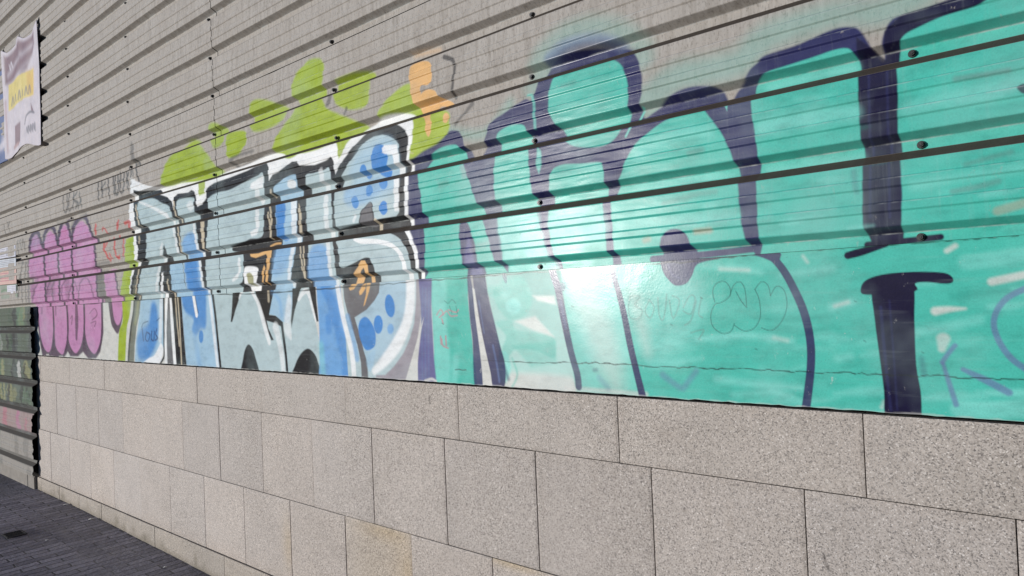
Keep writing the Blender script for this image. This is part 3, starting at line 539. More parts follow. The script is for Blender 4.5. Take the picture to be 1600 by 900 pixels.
('s','drk',0.8,1.0,[-1813,-247,-1789,-245,-1772,-245,-1748,-247,-1722,-247,-1695,-247,-1675,-248,-1652,-246,-1634,-244,-1608,-245,-1584,-243,-1564,-240,-1540,-240,-1515,-240,-1497,-245,-1466,-240,-1450,-242,-1421,-237,-1401,-242,-1382,-239,-1366,-239,-1344,-243,-1320,-241,-1298,-240,-1278,-241,-1262,-242,-1235,-243,-1221,-245,-1201,-246,-1183,-247,-1163,-245,-1149,-244,-1135,-244,-1113,-244,-1097,-247,-1082,-243,-1066,-244,-1049,-241,-1029,-243,-1013,-245,-997,-246,-981,-244,-965,-247,-952,-243,-935,-244,-914,-243,-898,-242,-883,-240,-867,-241,-855,-242,-836,-244,-822,-245,-803,-241,-788,-245,-772,-244,-760,-244,-744,-245,-732,-247,-717,-243,-705,-243,-692,-244,-679,-245,-665,-247,-655,-247,-641,-245,-626,-243,-616,-244,-604,-243,-588,-241,-577,-241,-565,-245,-557,-245,-545,-242,-534,-246,-521,-245,-511,-243,-498,-245,-484,-244,-475,-246,-461,-245,-449,-244,-439,-243,-425,-246,-412,-247,-402,-245,-390,-242,-382,-243,-371,-241,-363,-240,-351,-241,-340,-243,-327,-245,-318,-247,-306,-246,-297,-246,-285,-244,-275,-244,-264,-245,-255,-244,-246,-245,-235,-247,-228,-244,-216,-245,-208,-245,-198,-245,-189,-244,-179,-247,-169,-245],[2.0,2.7,2.0,2.0,2.7,1.2,1.2,1.2,1.9,2.6,2.6,2.6,1.2,1.2,1.9,2.5,2.5,2.5,1.1,2.5,2.5,1.8,2.4,2.4,1.1,1.1,1.7,1.7,1.7,1.7,1.1,1.1,1.1,1.1,1.7,1.6,2.3,1.6,1.0,2.3,1.6,1.6,2.2,2.2,2.2,1.6,1.0,1.0,1.6,1.6,1.6,1.5,1.5,1.5,0.9,2.1,2.1,0.9,1.5,1.5,2.0,0.9,0.9,2.0,0.9,0.9,1.4,1.9,1.4,1.4,2.0,0.9,1.4,1.4,1.4,1.9,1.9,1.4,1.9,0.8,1.9,1.4,1.9,0.8,1.3,1.3,1.3,1.8,1.8,0.8,1.3,1.8,1.8,1.8,1.8,1.7,1.8,1.7,0.8,1.3,1.7,1.7,1.7,1.7,1.2,1.2,1.7,1.2]),
('s','drk',0.8,1.9,[-2135,-289,-2112,-286,-2093,-289,-2071,-287],[2.1,2.2,2.2,2.1]),
('s','drk',0.5,1.8,[-1981,-245,-1900,-245,-1815,-247],[1.3,1.3,1.3]),
('s','drk',0.5,2.6,[-2206,-92,-2194,-96],[2.4,2.3]),
('s','drk',0.5,1.7,[-1010,-20,-1003,-24],[1.7,1.7]),
('s','drk',0.5,1.4,[-556,-44,-551,-47],[1.4,1.4]),
('s','drk',0.5,1.3,[-537,-153,-532,-156],[1.4,1.4]),
('s','drk',0.5,1.8,[-1120,-105,-1113,-108],[1.7,1.7]),
('s','drk',0.5,2.1,[-1517,-35,-1508,-38],[2.0,1.9]),
('s','drk',0.5,1.6,[-841,-180,-835,-183],[1.6,1.6]),
('s','drk',0.5,1.3,[-399,-182,-395,-184],[1.3,1.3]),
('p','offw',1,4.5,[-5599,175,-2273,146,-2360,-133,-2371,-388,-5648,-422]),
('p','offw',0.9,9.2,[-8024,360,-5593,246,-5672,-423,-8105,-448]),
('p','po',0.95,11.9,[-7702,225,-6054,192,-6055,-135,-6136,-287,-6236,-341,-6407,-345,-6520,-294,-6643,-334,-6830,-338,-6891,-301,-6993,-353,-7587,-350,-7666,-196]),
('f','pink',1,9.3,[-7664,223,-7281,210,-7249,-9,-7282,-176,-7345,-286,-7437,-311,-7551,-260,-7650,-130]),
('f','pink',1,8.7,[-7229,208,-6926,209,-6885,-53,-6925,-235,-7006,-315,-7073,-321,-7187,-272,-7221,-176]),
('f','pink',1,8.2,[-6877,207,-6491,203,-6484,-56,-6542,-215,-6640,-291,-6725,-304,-6837,-234,-6880,-91]),
('f','pink',1,7.7,[-6439,201,-6081,193,-6089,-59,-6129,-211,-6218,-289,-6296,-301,-6411,-230,-6458,-93]),
('s','offw',0.9,8.3,[-7476,-338,-7403,-334],[5.9,5.8]),
('s','offw',0.8,7.8,[-7126,-345,-7025,-343],[5.7,5.6]),
('s','offw',0.8,7.6,[-6893,-318,-6863,-345],[17.9,17.8]),
('s','po',1,8.0,[-7261,238,-7240,-10,-7247,-176,-7292,-280],[20.8,20.8,20.5,19.3]),
('s','po',1,7.6,[-6900,224,-6868,-53,-6900,-218,-6973,-308],[20.8,20.9,19.5,16.8]),
('s','po',1,7.1,[-6461,208,-6469,-56,-6498,-215],[19.1,19.0,18.9]),
('s','po',1,6.6,[-6068,193,-6076,-59,-6116,-211,-6205,-299],[20.1,20.0,18.1,15.1]),
('s','po',1,8.5,[-7688,164,-7660,-130,-7562,-284],[24.6,23.8,21.1]),
('s','po',0.8,10.9,[-6648,134,-6647,-28,-6668,-179],[23.0,38.2,22.8]),
('s','po',0.5,11.9,[-7180,178,-7176,35],[21.4,21.4]),
('s','po',0.4,12.6,[-7554,190,-7567,60],[27.7,27.8]),
('s','tag',0.6,6.8,[-6346,21,-6230,60,-6179,8,-6294,-32],[4.4,3.4,7.6,4.4]),
('s','tag',0.6,6.8,[-6324,-57,-6211,-43,-6242,-84],[3.5,4.2,7.4]),
('s','tag',0.6,7.4,[-6801,-15,-6752,6,-6774,-59],[5.2,8.8,9.8]),
('f','po',0.95,9.4,[-5923,187,-5623,176,-5645,57,-5677,-39,-5759,-140,-5839,-110,-5903,-36]),
('f','pink',1,7.8,[-5859,185,-5647,177,-5674,0,-5754,-77,-5826,-37,-5856,62]),
('s','offw',1,10.8,[-7770,118,-7728,-46,-7658,-303],[28.1,27.9,27.6]),
('f','lime',1,7.6,[-5666,249,-5475,240,-5530,7,-5598,-111,-5666,-422,-5783,-427,-5747,-140,-5664,-29]),
('p','olive',1,7.4,[-5429,238,-5294,232,-5357,4,-5415,-88,-5461,-228,-5494,-416,-5612,-420,-5572,-230,-5525,-88,-5469,29]),
('s','gr',0.8,7.4,[-5422,191,-5458,29,-5514,-88,-5561,-229,-5598,-396],[14.1,13.9,13.7,14.3,14.5]),
('s','sage',0.6,10.2,[-5355,165,-5402,5,-5442,-65],[19.2,18.9,17.9]),
('p','lb',1,7.0,[-5294,232,-4935,215,-4955,-47,-4981,-244,-5054,-400,-5482,-416,-5442,-205,-5358,-5]),
('f','bl',0.85,28.0,[-5155,63,-5100,80,-5062,34,-5049,-68,-5067,-170,-5138,-260,-5250,-326,-5394,-320,-5419,-204,-5355,-116,-5208,-62]),
('s','wh',0.6,13.5,[-4981,151,-5006,-46,-5027,-179],[25.4,25.4,25.5]),
('f','wh',0.9,8.3,[-5342,-365,-5228,-316,-5140,-296,-5074,-250,-5018,-205,-4981,-244,-5005,-302,-5073,-379,-5257,-408]),
('s','gr',1,5.4,[-4940,215,-4962,-130,-4968,-275,-4997,-319,-5084,-379],[12.6,12.6,12.4,9.1,8.3]),
('p','gdk',1,6.5,[-4875,212,-4816,209,-4803,-130,-4787,-433,-4945,-440,-4926,-130]),
('s','wh',1,5.3,[-4895,148,-4936,-130,-4947,-396],[19.8,15.0,22.6]),
('p','gr',1,6.4,[-4836,210,-4692,204,-4661,-130,-4627,-427,-4797,-434,-4813,-130]),
('s','wh',1,5.2,[-4846,146,-4827,-130,-4804,-391],[14.7,21.9,21.8]),
('s','beige',0.9,5.1,[-4773,143,-4758,-49,-4745,-130,-4733,-219],[7.7,7.6,7.6,7.6]),
('s','beige',0.9,5.1,[-4739,142,-4720,-50,-4711,-303,-4708,-388],[8.5,8.5,8.5,8.5]),
('s','navy',0.75,5.7,[-5326,-93,-5296,-66,-5218,-53],[5.7,4.0,3.4]),
('s','navy',0.75,5.7,[-5321,-107,-5305,-190],[7.7,7.7]),
('s','navy',0.75,5.6,[-5246,-130,-5271,-176,-5229,-194,-5193,-148,-5246,-130],[6.8,7.5,3.8,7.4,4.0]),
('s','navy',0.75,5.5,[-5159,-126,-5173,-175,-5132,-188,-5116,-126],[7.2,7.1,5.3,7.2]),
('s','navy',0.75,5.5,[-5073,-108,-5097,-143,-5067,-170,-5111,-188],[6.3,7.3,7.0,3.9]),
('s','navy',0.75,5.4,[-5069,-50,-5026,-33],[4.0,3.9]),
('p','lb',1,6.0,[-4692,204,-4242,182,-4199,-134,-4178,-408,-4627,-427,-4661,-130]),
('f','bl',0.85,18.1,[-4650,139,-4363,148,-4340,-6,-4355,-102,-4425,-110,-4489,-151,-4540,-114,-4517,-44,-4623,-1,-4673,76]),
('f','bl',1,7.1,[-4389,-158,-4394,-179,-4407,-193,-4423,-199,-4438,-194,-4448,-179,-4451,-159,-4445,-138,-4433,-123,-4417,-118,-4401,-123,-4391,-138]),
('s','blm',0.35,24.1,[-4513,-114,-4479,-257,-4450,-338],[30.7,30.3,29.7]),
('s','gr',0.7,6.0,[-4495,133,-4467,29,-4452,-4],[7.7,7.6,7.3]),
('s','wh',1,6.0,[-4520,154,-4492,50,-4471,-20],[17.3,17.2,17.1]),
('s','wh',0.65,8.0,[-4295,145,-4254,-94,-4208,-370],[18.6,18.5,18.3]),
('p','fill',1,5.1,[-4242,182,-3269,137,-3354,-407,-4178,-408]),
('s','gr',1,4.5,[-4260,163,-4223,-16,-4202,-173,-4175,-369],[13.8,13.8,13.8,13.7]),
('p','gr',1,5.4,[-3989,152,-3892,147,-3928,55,-3970,-1,-4013,-69,-4032,-69,-4016,-12,-4004,57]),
('s','wh',0.8,7.8,[-3919,69,-3887,106,-3827,118,-3757,101],[6.2,9.8,9.3,7.8]),
('p','gr',1,4.9,[-3698,139,-3522,131,-3561,44,-3593,-34,-3533,-38,-3495,-49,-3464,-67,-3466,-102,-3536,-81,-3622,-66,-3605,-112,-3555,-173,-3582,-176,-3637,-91,-3673,-14,-3717,56,-3742,115]),
('s','wh',0.75,7.0,[-3791,117,-3718,48,-3675,-32,-3639,-112,-3603,-187],[11.0,14.8,19.2,19.3,15.9]),
('s','beige',0.7,5.9,[-3595,134,-3594,45],[10.1,10.1]),
('s','gr',1,3.8,[-3470,-64,-3454,-161,-3438,-255,-3429,-359],[11.2,12.7,11.1,11.1]),
('s','wh',0.6,9.6,[-3531,-105,-3503,-169,-3477,-266,-3469,-350],[31.1,25.3,22.5,19.4]),
('f','gr',1,5.2,[-3929,-397,-3899,-284,-3873,-231,-3835,-201,-3793,-219,-3761,-269,-3727,-389]),
('p','lb',1,4.7,[-3522,131,-3325,122,-3358,4,-3395,-85,-3464,-71,-3527,-38,-3593,-30,-3561,44]),
('s','blm',0.5,19.2,[-3557,97,-3482,42,-3468,-36],[12.0,14.2,15.9]),
('f','wh',0.6,14.0,[-3397,67,-3362,38,-3382,-82,-3363,-168,-3424,-151,-3446,-92]),
('p','gr',1,4.6,[-3350,123,-3253,119,-3300,43,-3334,-11,-3371,-106,-3375,-65,-3357,21]),
('f','fill',1,4.5,[-3272,96,-3211,114,-3179,66,-3152,-61,-3115,-199,-3124,-330,-3349,-339,-3373,-134,-3328,-11,-3300,43]),
('s','wh',0.75,5.8,[-3294,43,-3255,75,-3213,84,-3180,46,-3161,-8,-3141,-67],[9.5,14.4,15.0,18.5,16.7,11.2]),
('p','gr',1,4.4,[-3199,117,-3135,114,-3130,15,-3119,-74,-3136,-77,-3155,-18,-3175,39]),
('f','gr',1,4.5,[-3404,-410,-3354,-311,-3307,-256,-3257,-224,-3215,-217,-3170,-239,-3138,-282,-3111,-402]),
('f','blm',1,6.3,[-3115,162,-2944,153,-2911,-7,-2867,-133,-2838,-258,-2841,-383,-3111,-395,-3120,-265,-3115,-101]),
('s','bl',0.7,16.8,[-3052,94,-3001,27,-2974,-69],[38.2,40.9,42.4]),
('s','bl',0.6,16.4,[-2946,-133,-2901,-259,-2896,-354],[36.3,36.6,36.8]),
('s','bl',0.7,16.9,[-3034,-62,-3032,-117],[24.9,24.9]),
('s','tealp',0.4,17.2,[-3104,-199,-3096,-346],[22.7,22.6]),
('p','fill',1,3.7,[-2907,151,-2315,148,-2324,-20,-2385,-190,-2482,-365,-2882,-385]),
('f','lb',0.6,29.9,[-2630,92,-2403,96,-2430,-76,-2603,-252,-2748,-256,-2808,-87]),
('p','gdk',1,3.9,[-2902,151,-2608,135,-2622,55,-2656,20,-2719,-23,-2816,-59,-2796,-105,-2771,-155,-2755,-216,-2729,-274,-2726,-392,-2776,-395,-2779,-275,-2801,-192,-2849,-90,-2871,-33,-2893,34]),
('s','wh',0.85,4.9,[-2951,122,-2922,-7,-2887,-118,-2851,-211,-2840,-289,-2836,-382],[17.1,18.1,17.8,20.4,18.0,18.0]),
('s','blm',0.6,8.0,[-2872,-55,-2833,-164,-2808,-257],[17.6,17.6,17.6]),
('p','peach',1,4.0,[-2810,115,-2770,113,-2813,78,-2844,73,-2853,86]),
('p','peach',1,3.9,[-2773,64,-2746,94,-2716,105,-2723,77,-2754,51,-2769,48]),
('p','peach',1,3.9,[-2711,110,-2676,115,-2696,64,-2732,1,-2742,-5,-2719,53]),
('f','bl',0.95,4.6,[-2789,-112,-2771,-72,-2731,-57,-2693,-79,-2664,-121,-2659,-163,-2671,-197,-2711,-215,-2745,-210,-2777,-164]),
('f','bl',0.95,4.5,[-2603,-94,-2609,-116,-2622,-132,-2639,-138,-2655,-132,-2666,-116,-2670,-94,-2664,-72,-2651,-56,-2634,-51,-2617,-57,-2606,-73]),
('f','bl',0.95,4.4,[-2513,-8,-2514,-34,-2524,-54,-2540,-62,-2558,-56,-2574,-38,-2582,-11,-2580,16,-2570,36,-2554,44,-2536,37,-2521,18]),
('f','blm',0.9,7.4,[-2526,-116,-2530,-127,-2539,-136,-2550,-139,-2562,-136,-2569,-127,-2572,-115,-2568,-104,-2559,-95,-2547,-92,-2536,-95,-2528,-104]),
('f','lb',0.8,11.5,[-2733,-255,-2667,-209,-2681,-284,-2717,-316]),
('s','wh',0.85,10.9,[-2397,124,-2403,10,-2435,-90,-2508,-186,-2594,-258,-2678,-314],[30.2,30.0,30.5,33.7,28.3,17.5]),
('p','gpu',1,5.3,[-2357,151,-2306,148,-2324,-20,-2351,-110,-2377,-204,-2420,-276,-2465,-379,-2678,-390,-2665,-332,-2599,-329,-2532,-286,-2465,-226,-2418,-162,-2383,-90,-2365,9]),
('f','pur',1,5.5,[-2341,206,-2258,200,-2267,-22,-2265,-133,-2263,-244,-2263,-388,-2380,-394,-2367,-246,-2336,-77]),
('s','lil',0.5,4.1,[-2319,64,-2335,-133,-2344,-359],[4.2,4.2,4.2]),
('s','lil',0.5,4.1,[-2299,63,-2314,-133,-2323,-358],[4.1,4.2,4.2]),
('s','lil',0.5,4.1,[-2278,62,-2293,-133,-2302,-357],[4.1,4.1,4.1]),
('p','offw',1,3.5,[-2333,-91,-2319,-66,-2343,-133,-2369,-212,-2374,-377,-2475,-382,-2425,-282]),
('s','offw',0.9,5.1,[-2326,-344,-2284,-334,-2257,-343],[5.6,5.6,6.1]),
('s','drk',0.75,1.7,[-7849,104,-7672,108,-7502,108,-7338,105,-7178,107,-7025,102,-6875,107,-6730,108,-6590,104,-6454,104,-6323,100,-6194,100,-6070,106,-5949,105,-5832,103,-5717,104,-5606,103,-5498,105,-5392,101,-5288,101,-5187,102,-5089,102,-4993,101,-4899,107,-4809,101,-4719,107,-4633,108,-4548,105,-4466,107,-4385,107,-4306,104,-4228,105,-4152,101,-4078,99,-4005,93,-3933,97,-3864,92,-3796,90,-3729,91,-3666,89,-3605,89,-3545,89,-3486,88,-3428,88,-3371,89,-3315,89,-3261,88,-3207,89,-3154,92,-3099,89,-3044,90,-2990,88,-2938,93,-2886,91,-2836,92,-2786,91,-2737,90,-2690,91,-2643,92,-2597,90,-2555,94,-2514,90,-2473,94,-2433,93,-2394,96,-2355,97,-2318,96,-2279,94,-2241,96,-2203,93,-2166,97,-2130,94,-2095,93,-2059,95,-2025,94,-1991,94,-1957,94,-1924,99,-1891,96,-1859,98,-1828,97,-1797,96,-1766,96,-1736,99,-1707,99,-1677,99,-1649,96,-1621,96,-1593,100,-1565,99,-1538,99,-1511,96,-1485,100,-1459,98,-1433,96,-1407,100,-1382,97,-1358,99,-1333,98,-1309,99,-1285,100,-1262,97,-1238,98,-1214,96,-1190,97,-1167,96,-1144,97,-1121,99,-1099,99,-1077,94,-1055,95,-1034,96,-1014,96,-994,99,-974,98,-955,99,-936,102,-917,101,-898,100,-879,103,-861,102,-842,106,-824,105,-806,106,-789,106,-772,105,-754,106,-737,106,-721,106,-704,105,-688,105,-671,105,-655,106,-639,103,-624,105,-608,104,-593,105,-577,102,-562,105,-547,104,-532,104,-518,102,-503,103,-489,104,-475,104,-461,102,-447,103,-433,104,-419,104,-406,102,-392,102,-379,101,-366,103,-353,102,-340,103,-327,101,-314,103,-301,103,-289,102,-277,103,-265,101,-252,104,-240,103,-229,102,-217,104,-205,104,-193,102,-182,103],[3.7,6.0,5.9,5.8,5.7,7.9,5.6,3.3,3.2,5.3,5.2,5.1,7.1,7.0,4.9,6.8,4.8,4.7,6.5,4.6,2.7,4.5,2.7,4.3,2.6,6.0,5.9,2.5,4.1,4.0,4.0,2.4,3.9,3.9,2.3,3.8,2.2,3.7,2.2,5.1,2.1,5.0,4.9,2.1,4.8,4.8,2.0,4.7,4.6,3.3,3.2,4.5,3.2,4.4,4.4,1.9,4.3,4.3,3.0,1.8,1.8,1.8,1.7,2.9,1.7,1.7,1.7,1.7,2.8,2.7,1.6,1.6,1.6,3.7,1.6,2.6,3.7,3.6,3.6,2.5,2.5,1.5,2.5,2.5,1.5,2.4,2.4,1.4,2.4,1.4,2.3,1.4,1.4,1.4,1.4,2.3,2.3,2.2,3.1,2.2,1.3,1.3,2.2,3.0,1.3,2.1,3.0,2.9,2.9,2.9,2.9,2.9,1.2,2.0,2.0,2.8,2.0,2.0,2.8,1.2,2.7,1.9,2.7,2.7,1.9,2.7,1.9,1.9,1.9,1.1,1.8,1.8,2.6,2.5,2.5,2.5,2.5,1.1,1.1,1.1,1.7,2.4,1.7,1.7,1.0,2.4,2.4,1.7,1.0,1.7,1.7,1.7,2.3,1.0,1.0,1.6,1.0,1.0,1.6,1.0,2.2,1.0,2.2,1.6,0.9,0.9,1.5,2.2]),  # shadow line under the cladding's cut edge, painted onto the band
('s','drk',0.8,1.7,[-7895,-359,-7736,-360,-7583,-356,-7434,-361,-7289,-356,-7149,-359,-7013,-362,-6880,-358,-6752,-360,-6626,-355,-6505,-361,-6386,-357,-6270,-359,-6158,-355,-6048,-358,-5941,-355,-5837,-358,-5736,-359,-5636,-353,-5540,-356,-5445,-355,-5353,-356,-5263,-356,-5175,-358,-5089,-356,-5005,-355,-4923,-358,-4842,-356,-4763,-357,-4686,-358,-4611,-354,-4537,-356,-4465,-358,-4394,-355,-4325,-353,-4257,-356,-4191,-357,-4125,-354,-4061,-356,-3999,-356,-3937,-356,-3877,-354,-3818,-356,-3760,-356,-3703,-354,-3648,-352,-3594,-353,-3541,-354,-3489,-353,-3438,-355,-3387,-352,-3338,-352,-3289,-353,-3241,-354,-3194,-355,-3148,-351,-3102,-351,-3058,-351,-3014,-351,-2970,-353,-2928,-351,-2886,-354,-2844,-353,-2803,-350,-2763,-352,-2724,-352,-2685,-350,-2647,-353,-2609,-353,-2572,-352,-2536,-352,-2499,-353,-2464,-350,-2429,-352,-2394,-350,-2360,-352,-2327,-351,-2294,-350,-2261,-350,-2229,-352,-2197,-351,-2166,-350,-2135,-350,-2104,-352,-2074,-351,-2045,-351,-2015,-350,-1987,-351,-1958,-351,-1930,-351,-1902,-350,-1875,-349,-1848,-349,-1821,-349,-1794,-349,-1768,-350,-1743,-351,-1717,-352,-1692,-349,-1667,-350,-1643,-348,-1619,-351,-1595,-351,-1571,-350,-1548,-351,-1524,-351,-1502,-351,-1479,-350,-1457,-351,-1435,-350,-1413,-349,-1391,-349,-1370,-351,-1349,-348,-1328,-350,-1307,-349,-1287,-351,-1267,-351,-1247,-350,-1227,-350,-1208,-349,-1188,-350,-1169,-349,-1150,-349,-1132,-350,-1113,-350,-1095,-351,-1077,-350,-1059,-349,-1041,-351,-1023,-351,-1006,-349,-989,-350,-972,-349,-955,-350,-938,-351,-921,-349,-905,-349,-889,-351,-873,-350,-857,-350,-841,-351,-826,-351,-810,-350,-795,-349,-780,-349,-765,-349,-750,-349,-735,-350,-720,-349,-706,-349,-692,-350,-677,-349,-663,-349,-649,-349,-636,-349,-622,-348,-608,-350,-595,-349,-582,-349,-568,-349,-555,-350,-542,-349,-529,-349,-517,-348,-504,-350,-492,-348,-479,-349,-467,-350,-455,-348,-442,-348,-431,-350,-419,-350,-407,-348,-395,-349,-383,-350,-372,-349,-361,-349,-349,-349,-338,-350,-327,-348,-316,-348,-305,-349,-294,-348,-283,-350,-272,-349,-262,-349,-251,-349,-241,-348,-230,-349,-220,-348,-210,-348,-200,-349],[9.8,3.0,3.0,4.7,6.9,4.6,4.5,2.8,4.4,2.7,8.5,2.6,6.2,8.2,6.1,8.0,7.9,2.4,7.7,7.6,2.3,5.6,3.7,3.6,3.6,7.1,7.0,2.2,6.9,6.7,6.7,3.3,6.5,3.2,3.2,4.8,2.0,4.7,1.9,6.1,3.0,3.0,1.9,4.4,4.3,4.3,2.9,4.3,4.2,4.2,4.1,4.1,1.7,1.7,2.7,2.6,5.3,2.6,2.6,3.8,2.5,5.1,2.5,1.5,3.7,2.4,2.4,2.4,1.5,4.7,1.5,2.3,1.4,2.3,1.4,4.6,3.4,2.2,3.4,3.3,1.4,3.3,1.4,2.2,3.2,1.3,4.2,1.3,3.1,1.3,4.1,3.1,4.1,2.0,2.0,2.0,3.0,3.9,3.9,3.9,1.2,1.9,3.8,3.8,3.8,1.2,1.9,3.7,3.7,3.6,2.7,1.8,1.8,1.8,3.6,1.8,2.7,1.1,1.1,1.7,1.7,2.6,3.4,2.6,1.7,3.4,2.5,1.6,2.5,1.0,3.3,1.6,1.6,2.4,2.4,1.6,1.6,1.6,2.4,1.0,1.0,2.3,2.3,1.0,1.5,2.3,2.3,3.0,3.0,0.9,1.5,1.5,0.9,1.5,2.2,2.9,0.9,2.2,2.1,1.4,2.1,1.4,2.8,0.9,1.4,1.4,0.9,0.9,0.9,2.0,0.9,2.0,0.8,1.3,1.3,2.0,0.8,1.3,0.8,0.8,0.8,1.3,2.6,1.9,1.3,2.5,2.5,1.9,0.8,1.3,1.9,1.9,0.8]),
]


def catmull(P, closed, n=4):
    P = np.asarray(P, float); m = len(P)
    if m < 3: return P
    out = []
    for i in range(m if closed else m - 1):
        if closed: p0, p1, p2, p3 = P[(i - 1) % m], P[i], P[(i + 1) % m], P[(i + 2) % m]
        else: p0, p1, p2, p3 = P[max(i - 1, 0)], P[i], P[i + 1], P[min(i + 2, m - 1)]
        for t in np.arange(n) / n:
            out.append(0.5 * (2 * p1 + (p2 - p0) * t + (2 * p0 - 5 * p1 + 4 * p2 - p3) * t * t + (3 * p1 - p0 - 3 * p2 + p3) * t ** 3))
    if not closed: out.append(P[-1])
    return np.array(out)

def spray(S, H, shapes, rgba=None):
    """Paint vector shapes onto a sheet whose columns lie at S and whose rows lie at H (descending)."""
    nr, nc = len(H), len(S)
    if rgba is None: rgba = np.zeros((nr, nc, 4))
    Hd = -H
    # hand-held cans never draw a perfect line: a slow wobble of a few millimetres
    for sh in shapes:
        kind, ink, op, soft, pts = sh[:5]
        if op <= 0: continue
        P = np.array(pts, float).reshape(-1, 2) / 1000
        soft = max(soft / 1000, 0.0012)
        if kind == 's':
            R = np.array(sh[5], float) / 1000
            if len(P) > 2:
                Q = catmull(np.column_stack([P, R]), False); P, R = Q[:, :2], Q[:, 2]
            pad = R.max() + soft
        else:
            if kind == 'f': P = catmull(P, True)
            pad = soft
        x0, y0 = P.min(0) - pad; x1, y1 = P.max(0) + pad
        c0, c1 = np.searchsorted(S, x0), np.searchsorted(S, x1)
        r0, r1 = np.searchsorted(Hd, -y1), np.searchsorted(Hd, -y0)
        if c0 >= c1 or r0 >= r1: continue
        gx = S[c0:c1][None, :]; gy = H[r0:r1][:, None]
        if kind == 's':
            d = np.full((r1 - r0, c1 - c0), 9.0)
            for i in range(len(P) - 1):
                a, b = P[i], P[i + 1]; e = b - a; L = e @ e + 1e-12
                t = np.clip(((gx - a[0]) * e[0] + (gy - a[1]) * e[1]) / L, 0, 1)
                rr = R[i] + (R[i + 1] - R[i]) * t
                d = np.minimum(d, np.hypot(gx - a[0] - t * e[0], gy - a[1] - t * e[1]) - rr)
        else:
            d2 = np.full((r1 - r0, c1 - c0), 81.0); ins = np.zeros((r1 - r0, c1 - c0), bool)
            for i in range(len(P)):
                a, b = P[i], P[(i + 1) % len(P)]; e = b - a; L = e @ e + 1e-12
                t = np.clip(((gx - a[0]) * e[0] + (gy - a[1]) * e[1]) / L, 0, 1)
                d2 = np.minimum(d2, (gx - a[0] - t * e[0]) ** 2 + (gy - a[1] - t * e[1]) ** 2)
                if a[1] != b[1]:
                    c = (a[1] > gy) != (b[1] > gy)
                    ins ^= c & (gx < e[0] * (gy - a[1]) / e[1] + a[0])
            d = np.sqrt(d2); d[ins] *= -1
        m = np.clip(0.5 - d / soft / 2, 0, 1); m = m * m * (3 - 2 * m) * op
        sub = rgba[r0:r1, c0:c1]
        col = np.array(lin(INK[ink]))
        a0 = sub[..., 3]; an = m + a0 * (1 - m)
        w = np.where(an > 1e-6, m / np.maximum(an, 1e-6), 0)[..., None]
        sub[..., :3] = sub[..., :3] * (1 - w) + col * w
        sub[..., 3] = an
    return rgba

